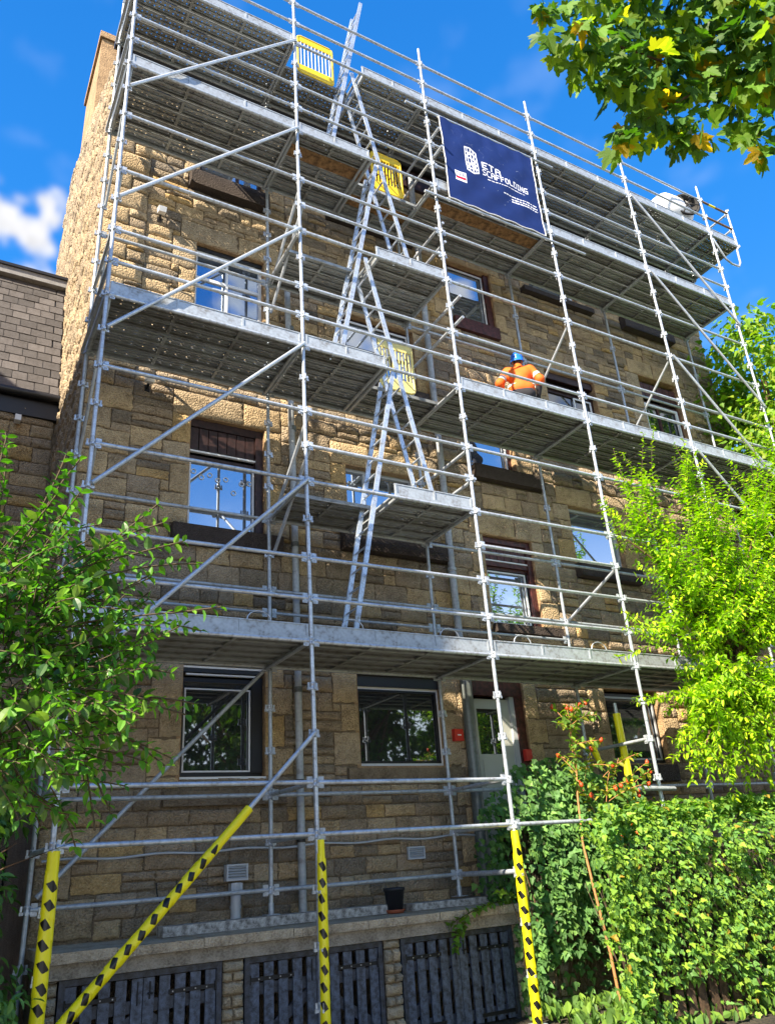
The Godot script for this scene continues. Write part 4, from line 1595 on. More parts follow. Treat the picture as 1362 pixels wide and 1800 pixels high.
func build_banner():
	var W := 1024
	var H := 960
	var im := Image.create(W, H, false, Image.FORMAT_RGB8)
	var navy := lin(0.011, 0.027, 0.125)
	var wh := Color(0.93, 0.94, 0.96)
	im.fill(navy)
	# tower drawn in white lines
	var o := Vector2(225, 268)
	for q in [[0, 0, 0, 275], [60, -12, 60, 300], [118, 22, 118, 268], [0, 0, 60, -12], [60, -12, 118, 22], [0, 50, 60, 42], [60, 42, 118, 72], [0, 110, 60, 105], [60, 105, 118, 128], [0, 175, 60, 176], [60, 176, 118, 184], [0, 235, 60, 250], [60, 250, 118, 232], [0, 275, 60, 300], [60, 300, 118, 268], [0, 110, 60, 42], [60, 176, 118, 128], [0, 235, 60, 176], [25, 5, 25, 262], [90, 8, 90, 262], [60, 250, 90, 190]]:
		stroke(im, o + Vector2(q[0], q[1]), o + Vector2(q[2], q[3]), 11, wh)
	write(im, "ETA", 388, 374, 12, 10, wh, 3)
	write(im, "SCAFFOLDING", 388, 456, 8, 10, wh, 1)
	var r := RandomNumberGenerator.new()
	r.seed = 8
	# rows of print too small to read
	for row in [[440, 552, 420, 10], [600, 640, 380, 12], [690, 672, 290, 14], [690, 700, 290, 14]]:
		var x: int = row[0]
		while x < row[0] + row[2]:
			var w := r.randi_range(14, 46)
			im.fill_rect(Rect2i(x, row[1], mini(w, row[0] + row[2] - x), row[3] - r.randi_range(0, 3)), wh)
			x += w + r.randi_range(5, 10)
	# square badge with a red foot
	im.fill_rect(Rect2i(86, 600, 112, 116), wh)
	im.fill_rect(Rect2i(92, 664, 100, 30), Color(0.82, 0.12, 0.25))
	write(im, "TEB", 96, 612, 5, 6, navy, 2)
	# scuffs
	for k in 26:
		var p := Vector2(r.randf_range(100, 900), r.randf_range(90, 420))
		stroke(im, p, p + Vector2(r.randf_range(-30, 60), r.randf_range(-14, 50)), 2, navy.lerp(wh, r.randf_range(0.12, 0.45)))
	for k in 12:
		var p := Vector2(r.randf_range(100, 900), r.randf_range(90, 820))
		im.fill_rect(Rect2i(int(p.x), int(p.y), 6, 7), navy.lerp(wh, 0.6))
	var m := mat(Color.WHITE, 0.55)
	m.metallic_specular = 0.3
	m.albedo_texture = tex(im)
	var st := S()
	st.set_smooth_group(0)
	var nx := 36
	var ny := 30
	var x0 := 2.72
	var x1 := 4.80
	var y0 := 11.78
	var y1 := 13.70
	var g := []
	for j in ny + 1:
		var row := []
		for i in nx + 1:
			var u := float(i) / nx
			var v := float(j) / ny
			var e: float = minf(minf(u, 1 - u), minf(v, 1 - v))
			# creases pulled slantwise between the ties, a slack middle
			var z := 0.075 + 0.030 * sin(u * PI) * sin(v * PI) + 0.011 * sin((u * 1.3 + v) * 15.0) * smoothstep(0, 0.2, e) + 0.016 * noise.get_noise_2d(u * 4, v * 4)
			z += 0.010 * sin(u * 38.0) * smoothstep(0.25, 0.0, v)
			var dx := 0.018 * sin(v * PI) * (1.0 if u < 0.5 else -1.0) * (1.0 - minf(u, 1 - u) * 2)
			row.append([Vector3(lerpf(x0, x1, u) + dx, lerpf(y1, y0, v) + 0.012 * sin(u * 31.0) * (absf(v - 0.5) * 2), z), Vector2(u, v)])
		g.append(row)
	for j in ny:
		for i in nx:
			for q in [[j, i], [j, i + 1], [j + 1, i + 1], [j, i], [j + 1, i + 1], [j + 1, i]]:
				st.set_uv(g[q[0]][q[1]][1])
				st.add_vertex(g[q[0]][q[1]][0])
	var b := obj("banner", st, m)
	tag(b, "navy banner with a white tower logo reading ETA SCAFFOLDING", "banner")
	st = S()
	tube(st, g.map(func(row): return row[0][0]), 0.010, 6)
	tube(st, g.map(func(row): return row[nx][0]), 0.010, 6)
	tube(st, g[ny].map(func(c): return c[0]), 0.010, 6)
	obj("hem", st, M.white, b)
	for q in [[0, 0], [nx, 0], [0, ny], [nx, ny], [nx, 15], [nx, 24], [12, ny], [24, ny]]:
		var p: Vector3 = g[q[1]][q[0]][0]
		st = S()
		var pts := []
		for k in 9:
			var a := TAU * k / 8
			pts.append(Vector3(p.x + (0.0 if q[0] else -0.0) + cos(a) * 0.03, p.y + (0.03 if q[1] == 0 else -0.03) + sin(a) * 0.05, 0.05))
		tube(st, pts, 0.006, 5, false)
		obj("tie", st, M.white, b)

# ------------------------------------------------------------------ the worker
func field_mesh(bones: Array, lo: Vector3, hi: Vector3, cell: float, k: float) -> SurfaceTool:
	# smooth union of tapered capsules [a, b, ra, rb], meshed as surface nets
	var nx := int((hi.x - lo.x) / cell) + 2
	var ny := int((hi.y - lo.y) / cell) + 2
	var nz := int((hi.z - lo.z) / cell) + 2
	var f := PackedFloat32Array()
	f.resize(nx * ny * nz)
	f.fill(10.0)
	for b in bones:
		var a: Vector3 = b[0]
		var e: Vector3 = b[1]
		var ra: float = b[2]
		var rb: float = b[3]
		var m: float = maxf(ra, rb) + k * 1.5 + cell * 2
		var l := (Vector3(minf(a.x, e.x), minf(a.y, e.y), minf(a.z, e.z)) - Vector3.ONE * m - lo) / cell
		var h := (Vector3(maxf(a.x, e.x), maxf(a.y, e.y), maxf(a.z, e.z)) + Vector3.ONE * m - lo) / cell
		var d := e - a
		var dd := maxf(d.length_squared(), 1e-9)
		for z in range(maxi(0, int(l.z)), mini(nz, int(h.z) + 1)):
			for y in range(maxi(0, int(l.y)), mini(ny, int(h.y) + 1)):
				for x in range(maxi(0, int(l.x)), mini(nx, int(h.x) + 1)):
					var p := lo + Vector3(x, y, z) * cell
					var t := clampf((p - a).dot(d) / dd, 0.0, 1.0)
					var v := p.distance_to(a + d * t) - lerpf(ra, rb, t)
					var i := (z * ny + y) * nx + x
					var w := f[i]
					var hh := maxf(k - absf(v - w), 0.0) / k
					f[i] = minf(v, w) - hh * hh * k * 0.25
	var st := S()
	st.set_smooth_group(0)
	var vert := {}
	var sx := 1
	var sy := nx
	var sz := nx * ny
	var corner := [0, sx, sy, sx + sy, sz, sx + sz, sy + sz, sx + sy + sz]
	var edges := [[0, 1], [2, 3], [4, 5], [6, 7], [0, 2], [1, 3], [4, 6], [5, 7], [0, 4], [1, 5], [2, 6], [3, 7]]
	for z in nz - 1:
		for y in ny - 1:
			for x in nx - 1:
				var i := (z * ny + y) * nx + x
				var mask := 0
				for c in 8:
					if f[i + corner[c]] < 0.0:
						mask |= 1 << c
				if mask == 0 or mask == 255:
					continue
				var sum := Vector3.ZERO
				var n := 0
				for e in edges:
					var va := f[i + corner[e[0]]]
					var vb := f[i + corner[e[1]]]
					if (va < 0.0) != (vb < 0.0):
						var t := va / (va - vb)
						var pa := Vector3(e[0] & 1, (e[0] >> 1) & 1, e[0] >> 2)
						var pb := Vector3(e[1] & 1, (e[1] >> 1) & 1, e[1] >> 2)
						sum += pa.lerp(pb, t)
						n += 1
				vert[i] = lo + (Vector3(x, y, z) + sum / n) * cell
	for i in vert:
		var x: int = i % nx
		var y: int = (i / nx) % ny
		var z: int = i / sz
		if x == 0 or y == 0 or z == 0:
			continue
		for ax in [[sx, sy, sz], [sy, sz, sx], [sz, sx, sy]]:
			var u: float = f[i]
			var v: float = f[i + ax[0]]
			if (u < 0.0) == (v < 0.0):
				continue
			var q := [i, i - ax[1], i - ax[1] - ax[2], i - ax[2]]
			var ok := true
			for j in q:
				if not vert.has(j):
					ok = false
			if not ok:
				continue
			if u < 0.0:
				quad(st, vert[q[0]], vert[q[3]], vert[q[2]], vert[q[1]])
			else:
				quad(st, vert[q[0]], vert[q[1]], vert[q[2]], vert[q[3]])
	return st

func build_worker():
	var w := thing("person", "worker in orange high visibility top and blue helmet bent towards the wall", "person", Vector3(4.50, 8.065, -0.86))
	w.rotation.y = -0.62
	var V := func(x, y, z): return Vector3(x, y, z)
	var hip := [V.call(-0.10, 0.78, 0.06), V.call(0.10, 0.78, 0.06)]
	var knee := [V.call(-0.17, 0.45, -0.13), V.call(0.16, 0.44, -0.16)]
	var ankle := [V.call(-0.17, 0.09, 0.05), V.call(0.17, 0.09, 0.02)]
	var toe := [V.call(-0.19, 0.045, -0.14), V.call(0.19, 0.045, -0.17)]
	var sho := [V.call(-0.205, 1.33, -0.02), V.call(0.205, 1.34, -0.03)]
	var elb := [V.call(-0.355, 1.09, 0.02), V.call(0.335, 1.07, 0.05)]
	var wri := [V.call(-0.30, 0.89, -0.17), V.call(0.29, 0.84, -0.08)]
	var neck0: Vector3 = V.call(0.0, 1.38, -0.03)
	var neck1: Vector3 = V.call(0.01, 1.48, -0.07)
	var head: Vector3 = V.call(0.01, 1.575, -0.09)
	# one continuous body: trunk, limbs, neck and head
	var b := [[V.call(-0.07, 0.80, 0.05), V.call(0.07, 0.80, 0.05), 0.115, 0.115], [V.call(0, 0.84, 0.05), V.call(0, 1.1, 0.02), 0.115, 0.12], [V.call(-0.09, 1.23, -0.01), V.call(0.09, 1.23, -0.01), 0.115, 0.115], [V.call(-0.165, 1.325, -0.02), V.call(0.165, 1.33, -0.03), 0.07, 0.07], [neck0, neck1, 0.062, 0.056], [head + Vector3(0, 0.02, 0.02), head + Vector3(0, -0.05, -0.05), 0.092, 0.062]]
	for s in 2:
		b.append([hip[s], knee[s], 0.085, 0.058])
		b.append([knee[s], ankle[s], 0.056, 0.038])
		b.append([ankle[s], toe[s], 0.042, 0.032])
		b.append([sho[s], elb[s], 0.052, 0.041])
		b.append([elb[s], wri[s], 0.041, 0.029])
	obj("body", field_mesh(b, V.call(-0.5, 0.0, -0.42), V.call(0.5, 1.8, 0.3), 0.02, 0.05), M.skin, w)
	# face, on a finer grid: nose, brow, chin, ears
	var fb := [[head + Vector3(0, 0.02, 0.005), head + Vector3(0, -0.06, -0.03), 0.088, 0.062], [head + Vector3(0, 0.0, -0.088), head + Vector3(0, -0.03, -0.108), 0.010, 0.014], [head + Vector3(-0.04, 0.012, -0.075), head + Vector3(0.04, 0.012, -0.075), 0.014, 0.014], [head + Vector3(-0.018, -0.065, -0.078), head + Vector3(0.018, -0.065, -0.078), 0.010, 0.010], [head + Vector3(-0.015, -0.098, -0.068), head + Vector3(0.015, -0.098, -0.068), 0.02, 0.02]]
	for s in [-1, 1]:
		fb.append([head + Vector3(0.088 * s, -0.005, 0.012), head + Vector3(0.086 * s, -0.045, 0.0), 0.014, 0.010])
	obj("face", field_mesh(fb, head - Vector3(0.13, 0.15, 0.15), head + Vector3(0.13, 0.13, 0.13), 0.007, 0.02), M.skin, w)
	for s in [-1, 1]:
		var e := SphereMesh.new()
		e.radius = 0.011
		e.height = 0.022
		e.radial_segments = 10
		e.rings = 6
		put("eye", e, M.white, w, Transform3D(Basis.IDENTITY, head + Vector3(0.032 * s, -0.012, -0.083)))
	# hair under the rim
	obj("hair", field_mesh([[head + Vector3(0, 0.03, 0.03), head + Vector3(0, -0.035, 0.035), 0.09, 0.07]], head - Vector3(0.13, 0.15, 0.1), head + Vector3(0.13, 0.14, 0.14), 0.01, 0.02), M.hair, w)
	# hands: palm, four fingers curled round the work, thumb
	for s in 2:
		var sg := -1.0 if s == 0 else 1.0
		var d: Vector3 = (wri[s] - elb[s]).normalized()
		var side := d.cross(Vector3.UP).normalized()
		var inn := side.cross(d).normalized() * -1.0
		var p0: Vector3 = wri[s]
		var hb := [[p0, p0 + d * 0.03, 0.026, 0.028]]
		for q in 4:
			var off := side * (q - 1.5) * 0.020
			hb.append([p0 + d * 0.02 + off * 0.7, p0 + d * 0.085 + off, 0.014, 0.012])
			var l: float = [0.040, 0.046, 0.043, 0.034][q]
			var k0 := p0 + d * 0.087 + off
			var k1 := k0 + (d * 0.8 + inn * 0.6) * l
			var k2 := k1 + (d * 0.1 + inn * 1.0) * l * 0.7
			hb.append([k0, k1, 0.010, 0.009])
			hb.append([k1, k2, 0.009, 0.0075])
		var t0 := p0 + d * 0.03 - side * 0.03 * sg
		var t1 := t0 + (d * 0.6 - side * 0.6 * sg + inn * 0.4) * 0.04
		hb.append([p0 + d * 0.02, t0, 0.016, 0.013])
		hb.append([t0, t1, 0.012, 0.010])
		hb.append([t1, t1 + (d * 0.8 + inn * 0.6) * 0.03, 0.010, 0.008])
		obj("hand", field_mesh(hb, p0 + d * 0.06 - Vector3.ONE * 0.13, p0 + d * 0.06 + Vector3.ONE * 0.13, 0.006, 0.010), M.rubber, w)
	# clothes
	var j := [[V.call(-0.09, 0.90, 0.055), V.call(0.09, 0.90, 0.055), 0.135, 0.135], [V.call(0, 0.95, 0.045), V.call(0, 1.1, 0.02), 0.145, 0.15], [V.call(-0.09, 1.22, -0.005), V.call(0.09, 1.22, -0.005), 0.14, 0.14], [V.call(-0.175, 1.32, -0.02), V.call(0.175, 1.325, -0.03), 0.088, 0.088], [neck0 - Vector3(0, 0.01, 0), neck0 + Vector3(0, 0.045, -0.015), 0.085, 0.075]]
	for s in 2:
		j.append([sho[s], elb[s], 0.078, 0.070])
		j.append([elb[s], elb[s].lerp(wri[s], 0.25), 0.070, 0.066])
	obj("jacket", field_mesh(j, V.call(-0.55, 0.70, -0.42), V.call(0.55, 1.58, 0.34), 0.018, 0.045), M.orange, w)
	for s in 2:
		obj("sleeve", field_mesh([[elb[s].lerp(wri[s], 0.2), wri[s], 0.052, 0.038]], V.call(-0.55, 0.7, -0.42), V.call(0.55, 1.2, 0.2), 0.016, 0.02), M.trouser, w)
	var tr := [[V.call(-0.08, 0.80, 0.055), V.call(0.08, 0.80, 0.055), 0.135, 0.135]]
	for s in 2:
		tr.append([hip[s], knee[s], 0.105, 0.08])
		tr.append([knee[s], ankle[s] + Vector3(0, 0.02, 0), 0.08, 0.062])
	obj("trousers", field_mesh(tr, V.call(-0.4, 0.0, -0.42), V.call(0.4, 1.0, 0.28), 0.02, 0.04), M.trouser, w)
	for s in 2:
		obj("boot", field_mesh([[ankle[s] + Vector3(0, 0.04, 0.01), ankle[s], 0.056, 0.054], [ankle[s] + Vector3(0, -0.035, 0.03), toe[s], 0.05, 0.046]], V.call(-0.4, -0.02, -0.35), V.call(0.4, 0.25, 0.2), 0.016, 0.02), M.rubber, w)
	# reflective bands: round the waist, over one sleeve
	var st := S()
	st.set_smooth_group(0)
	var ring := []
	for k in 33:
		var a := TAU * k / 32
		ring.append(Vector3(cos(a) * 0.242, 0.955 + 0.008 * sin(a * 3), 0.045 + sin(a) * 0.146))
	for k in 32:
		quad(st, ring[k] + Vector3(0, 0.022, -0.004), ring[k + 1] + Vector3(0, 0.022, -0.004), ring[k + 1] - Vector3(0, 0.022, 0), ring[k] - Vector3(0, 0.022, 0))
	obj("reflective_band", st, M.reflective, w)
	for s in 2:
		st = S()
		tube(st, [sho[s].lerp(elb[s], 0.52), sho[s].lerp(elb[s], 0.74)], [0.0800, 0.0785], 14, false)
		obj("reflective_band", st, M.reflective, w)
	# helmet with brim
	st = S()
	lathe(st, Vector3.ZERO, [Vector2(0.118, -0.035), Vector2(0.134, -0.033), Vector2(0.134, -0.024), Vector2(0.122, -0.02), Vector2(0.121, 0.045), Vector2(0.106, 0.095), Vector2(0.075, 0.125), Vector2(0.035, 0.138), Vector2(0.0, 0.141)], 24)
	box(st, Vector3(0, 0.128, 0.0), Vector3(0.022, 0.03, 0.17))
	var hm := obj("helmet", st, M.helmet, w)
	hm.transform = Transform3D(Basis(Vector3.RIGHT, 0.28) * Basis.from_scale(Vector3(0.92, 1.0, 1.08)), head + Vector3(0, 0.025, 0.0))

# ------------------------------------------------------------------ plants
func leaf_oval(l: float, w: float, droop: float) -> ArrayMesh:
	# along +y, facing +z, folded on its midrib
	var st := S()
	st.set_smooth_group(-1)
	var prof := [[0.0, 0.0], [0.22, 0.38], [0.5, 0.5], [0.78, 0.32], [1.0, 0.0]]
	var mid := []
	var lf := []
	var rt := []
	for p in prof:
		var y: float = p[0] * l
		var z: float = -droop * p[0] * p[0] * l
		mid.append(Vector3(0, y, z))
		lf.append(Vector3(-p[1] * w, y, z + p[1] * w * 0.35))
		rt.append(Vector3(p[1] * w, y, z + p[1] * w * 0.35))
	for k in 4:
		for s in [[lf, mid], [mid, rt]]:
			var a: Vector3 = s[0][k + 1]
			var b: Vector3 = s[1][k + 1]
			var c: Vector3 = s[1][k]
			var d: Vector3 = s[0][k]
			if a.distance_to(b) > 1e-5:
				for v in [a, b, c]: st.add_vertex(v)
			if c.distance_to(d) > 1e-5:
				for v in [a, c, d]: st.add_vertex(v)
	return mesh_of(st)

func leaf_lobed(pts: Array, size: float, curl: float) -> ArrayMesh:
	# outline as a fan round the end of the stalk, right half mirrored
	var st := S()
	st.set_smooth_group(-1)
	var all := []
	for p in pts: all.append(p)
	for k in range(pts.size() - 2, 0, -1):
		all.append(Vector2(-pts[k].x, pts[k].y))
	var c := Vector3(0, 0.22 * size, 0)
	var v3 := func(p: Vector2) -> Vector3:
		var r: float = (p - Vector2(0, 0.22)).length()
		return Vector3(p.x, p.y, absf(p.x) * 0.22 - curl * r * r) * size
	for k in all.size():
		st.add_vertex(c)
		st.add_vertex(v3.call(all[k]))
		st.add_vertex(v3.call(all[(k + 1) % all.size()]))
	return mesh_of(st)

func turn(dir: Vector3, nrm: Vector3, s := 1.0) -> Basis:
	var y := dir.normalized()
	var z := (nrm - y * nrm.dot(y))
	if z.length() < 0.01:
		z = Vector3(y.y, -y.x, 0.01)
	z = z.normalized()
	return Basis(y.cross(z) * s, y * s, z * s)

func rv(r: RandomNumberGenerator) -> Vector3:
	return Vector3(r.randf_range(-1, 1), r.randf_range(-1, 1), r.randf_range(-1, 1))

func shoot(r: RandomNumberGenerator, xf: Array, p: Vector3, d: Vector3, len: float, bend: Vector3, gap: float, spread: float, size: Vector2, clear := 0.1) -> Array:
	# a young shoot: a bending stem with leaves to both sides
	var pts := [p]
	var n := maxi(3, int(len / gap))
	for k in n:
		d = (d + bend * gap + rv(r) * 0.05).normalized()
		p = p + d * (len / n)
		pts.append(p)
		if float(k) / n < clear:
			continue
		var side := d.cross(Vector3.UP)
		if side.length() < 0.1:
			side = Vector3.RIGHT
		side = side.normalized().rotated(d, r.randf_range(-0.7, 0.7) + k * 0.9)
		for s in [-1, 1]:
			if r.randf() < 0.88:
				var ld: Vector3 = (side * s + d * spread + rv(r) * 0.3 + Vector3(0, -0.1, 0)).normalized()
				xf.append(Transform3D(turn(ld, Vector3(0, 1, 0) + rv(r) * 0.5, r.randf_range(size.x, size.y) * (1.0 - 0.35 * float(k) / n)), p))
	return pts

func tint(r: RandomNumberGenerator, base: Array, v := 0.25) -> Color:
	var c: Color = base[r.randi() % base.size()]
	var k := r.randf_range(1.0 - v, 1.0 + v)
	return Color(c.r * k, c.g * k, c.b * k)

func tints(r: RandomNumberGenerator, n: int, base: Array) -> Array:
	var o := []
	for k in n:
		o.append(tint(r, base))
	return o

func build_plants():
	var ivy_leaf := leaf_lobed([Vector2(0, 0.06), Vector2(0.20, -0.06), Vector2(0.30, 0.10), Vector2(0.48, 0.26), Vector2(0.27, 0.46), Vector2(0.22, 0.66), Vector2(0, 1.0)], 1.0, 0.25)
	var maple_pts := [Vector2(0, 0.10), Vector2(0.16, -0.02), Vector2(0.36, 0.02), Vector2(0.30, 0.14), Vector2(0.48, 0.24), Vector2(0.62, 0.46), Vector2(0.46, 0.46), Vector2(0.44, 0.58), Vector2(0.24, 0.46), Vector2(0.25, 0.66), Vector2(0.16, 0.72), Vector2(0.13, 0.88), Vector2(0, 1.0)]
	var oval := leaf_oval(1.0, 0.55, 0.25)
	var slim := leaf_oval(1.0, 0.42, 0.3)
	hedge(ivy_leaf)
	ivy(ivy_leaf)
	rose(oval)
	small_tree(slim)
	right_tree(ivy_leaf)
	left_shrub()
	maple(maple_pts)
	reflected_trees(ivy_leaf)
	fence()
	sprig(ivy_leaf)
	weeds(oval)
	added_gap_bush(oval)

func hedge(leaf: Mesh):
	var r := RandomNumberGenerator.new()
	r.seed = 101
	var t := thing("hedge", "broad leafy hedge with a sunlit top, right of the ivy", "hedge")
	var xf := []
	var cols := []
	var pal := [Color(0.180, 0.368, 0.039), Color(0.135, 0.304, 0.039), Color(0.240, 0.432, 0.039), Color(0.105, 0.240, 0.039)]
	pal = [Color(0.17, 0.33, 0.045), Color(0.12, 0.26, 0.045), Color(0.22, 0.39, 0.045), Color(0.27, 0.43, 0.045), Color(0.14, 0.30, 0.07)]
	for k in 25000:
		var x := r.randf_range(2.45, 7.6)
		var s := r.randf()
		var p: Vector3
		var n: Vector3
		var wave := 0.16 * noise.get_noise_2d(x * 1.5, 4.0)
		var top := 2.02 + wave + 0.05 * (x - 2.4) * 0.6
		if s < 0.68:
			var y := r.randf_range(0.06, top)
			var dz := 0.22 * noise.get_noise_3d(x * 1.3, y * 1.6, 7.0) + 0.10 * noise.get_noise_3d(x * 4, y * 4, 2.0)
			var round_ := smoothstep(top - 0.5, top, y)
			p = Vector3(x, y, 1.42 + dz - round_ * round_ * 0.42)
			n = Vector3(0, 0.25 + round_ * 1.2, 1)
		elif s < 0.9:
			var z := r.randf_range(0.45, 1.1)
			x = maxf(x, 2.5 + (1.4 - z) * 1.05)
			p = Vector3(x, top + 0.10 * noise.get_noise_3d(x * 3, z * 3, 1.0), z)
			n = Vector3(0, 1, 0.2)
		else:
			var y := r.randf_range(0.3, top)
			var ez := r.randf_range(0.5, 1.4)
			p = Vector3(2.50 + (1.4 - ez) * 1.05 + 0.18 * noise.get_noise_2d(y * 2, 9) + r.randf_range(0, 0.2), y, ez)
			n = Vector3(-1, 0.3, 0.4)
		if p.y < 0.40 and p.x > 3.1 and p.x < 4.0 and r.randf() < 0.8:
			continue
		n = n.normalized()
		# hollows between the clumps
		if s < 0.68 and noise.get_noise_3d(p.x * 5.5, p.y * 6.5, 12.0) < -0.10 and r.randf() < 0.85:
			continue
		p -= n * r.randf() * r.randf() * 0.30
		var ld := (Vector3(0, -0.75, 0) + n * 0.55 + rv(r) * 0.8).normalized()
		xf.append(Transform3D(turn(ld, n + Vector3(0, 0.35, 0) + rv(r) * 0.55, r.randf_range(0.035, 0.085)), p))
		cols.append(tint(r, pal, 0.4) if r.randf() > 0.015 else Color(0.4, 0.28, 0.04))
	scatter("leaves", leaf, M.leaf, xf, cols, t)
	# the tangle of stems inside
	var st := S()
	for k in 260:
		var x := r.randf_range(2.6, 7.4)
		x = maxf(x, 3.2)
		var p := Vector3(x, r.randf_range(0.0, 0.5), r.randf_range(0.7, 1.1))
		var q := p + Vector3(r.randf_range(-0.5, 0.5), r.randf_range(0.6, 1.4), r.randf_range(-0.25, 0.3))
		q.y = minf(q.y, 1.9)
		tube(st, [p, p.lerp(q, 0.5) + rv(r) * 0.06, q], [0.012, 0.009, 0.005], 4, false)
	obj("stems", st, M.twig, t)
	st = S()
	bar(st, 3.15, 7.6, 0.25, 1.70, 0.75, 0.98)  # added dark box: stops see-through and darkens the gaps between leaves
	obj("dark_core", st, M.soil, t)

func ivy(leaf: Mesh):
	var r := RandomNumberGenerator.new()
	r.seed = 102
	var t := thing("ivy", "dark green ivy heaped over the end of the terrace beside the door", "ivy")
	var xf := []
	var cols := []
	var pal := [Color(0.14, 0.30, 0.08), Color(0.11, 0.24, 0.07), Color(0.20, 0.38, 0.09), Color(0.09, 0.20, 0.06)]
	for k in 8200:
		var x := r.randf_range(2.72, 5.3)
		var top := 2.2 + 0.62 * smoothstep(2.7, 3.5, x) - 0.45 * smoothstep(4.1, 5.2, x) + 0.14 * noise.get_noise_2d(x * 3, 1)
		var y := r.randf_range(0.02, top)
		# bare stone low down on the right, a trailing tongue on the left
		if y < 0.95 and x > 3.12 + 0.4 * noise.get_noise_2d(y * 3, 5):
			if r.randf() < 0.93 - y * 0.25:
				continue
		var body := 0.36 * sin(clampf(y / top, 0, 1) * PI) * smoothstep(2.7, 3.2, x)
		var p := Vector3(x, y, -0.48 + body + 0.20 * noise.get_noise_3d(x * 1.8, y * 2, 3) + 0.08 * noise.get_noise_3d(x * 5, y * 5, 8))
		if y > top - 0.35:
			p.z -= r.randf() * 0.7 * smoothstep(top - 0.35, top, y)
		elif x < 3.0 and y > 1.2:
			p.z -= r.randf() * 0.7
		var n := Vector3(-0.2, 0.3, 1).normalized()
		p -= n * r.randf() * r.randf() * 0.25
		var ld := (Vector3(0, -0.8, 0) + n * 0.5 + rv(r) * 0.6).normalized()
		xf.append(Transform3D(turn(ld, n + Vector3(0, 0.3, 0) + rv(r) * 0.5, r.randf_range(0.055, 0.11)), p))
		cols.append(tint(r, pal, 0.3))
	scatter("leaves", leaf, M.leaf, xf, cols, t)
	var st := S()
	for k in 60:
		var x := r.randf_range(2.9, 5.0)
		var p := Vector3(x, r.randf_range(0.0, 0.6), -0.48)
		var q := p + Vector3(r.randf_range(-0.4, 0.4), r.randf_range(0.9, 1.6), r.randf_range(0.0, 0.15))
		tube(st, [p, p.lerp(q, 0.5) + rv(r) * 0.08, q], [0.014, 0.010, 0.005], 4, false)
	obj("stems", st, M.bark, t)
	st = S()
	bar(st, 3.0, 5.0, 0.9, 2.15, -0.95, -0.62)  # added dark box behind the ivy leaves, makes their gaps dark
	obj("dark_core", st, M.soil, t)

func rose(leaf: Mesh):
	var r := RandomNumberGenerator.new()
	r.seed = 103
	var t := thing("rose_bush", "rose bush with red hips and one long bare brown cane", "rose bush")
	var st := S()
	tube(st, [Vector3(3.62, 0.0, 0.10), Vector3(3.60, 0.6, 0.08), Vector3(3.56, 1.2, 0.03), Vector3(3.57, 1.75, -0.06), Vector3(3.64, 2.3, -0.1), Vector3(3.74, 2.8, -0.12), Vector3(3.70, 3.25, -0.14)], [0.019, 0.018, 0.016, 0.014, 0.012, 0.010, 0.007], 8)
	obj("cane", st, M.cane, t)
	var xf := []
	var stems := S()
	var hips := []
	for k in 34:
		var p: Vector3
		var d: Vector3
		if k < 18:
			p = Vector3(3.70, r.randf_range(2.5, 3.25), -0.13)
			d = Vector3(r.randf_range(-0.5, 1.0), r.randf_range(0.1, 0.9), r.randf_range(-0.4, 0.5))
		else:
			p = Vector3(r.randf_range(3.6, 4.7), r.randf_range(2.0, 2.6), r.randf_range(-0.3, 0.05))
			d = Vector3(r.randf_range(-0.6, 0.8), r.randf_range(0.3, 0.9), r.randf_range(-0.2, 0.5))
		var pts := shoot(r, xf, p, d.normalized(), r.randf_range(0.25, 0.62), Vector3(0.2, -1.2, 0), 0.045, 0.6, Vector2(0.085, 0.14), 0.1)
		tube(stems, pts, 0.005, 4, false)
		if k % 2 == 0:
			hips.append(pts[-1])
	obj("stems", stems, M.cane, t)
	scatter("leaves", leaf, M.leaf_soft, xf, tints(r, xf.size(), [Color(0.182, 0.338, 0.060), Color(0.247, 0.390, 0.048), Color(0.130, 0.260, 0.048), Color(0.390, 0.390, 0.048)]), t)
	for k in 9:
		hips.append(Vector3(r.randf_range(3.5, 4.6), r.randf_range(1.7, 2.5), r.randf_range(0.0, 0.12)))
	var hip := S()
	lathe(hip, Vector3.ZERO, [Vector2(0, -0.03), Vector2(0.016, -0.024), Vector2(0.027, 0.0), Vector2(0.024, 0.02), Vector2(0.009, 0.033), Vector2(0.011, 0.042), Vector2(0.0, 0.036)], 10)
	var hm := mesh_of(hip)
	for h in hips:
		put("rose_hip", hm, M.hip, t, Transform3D(Basis(Vector3.RIGHT, r.randf_range(-1, 1)), h))

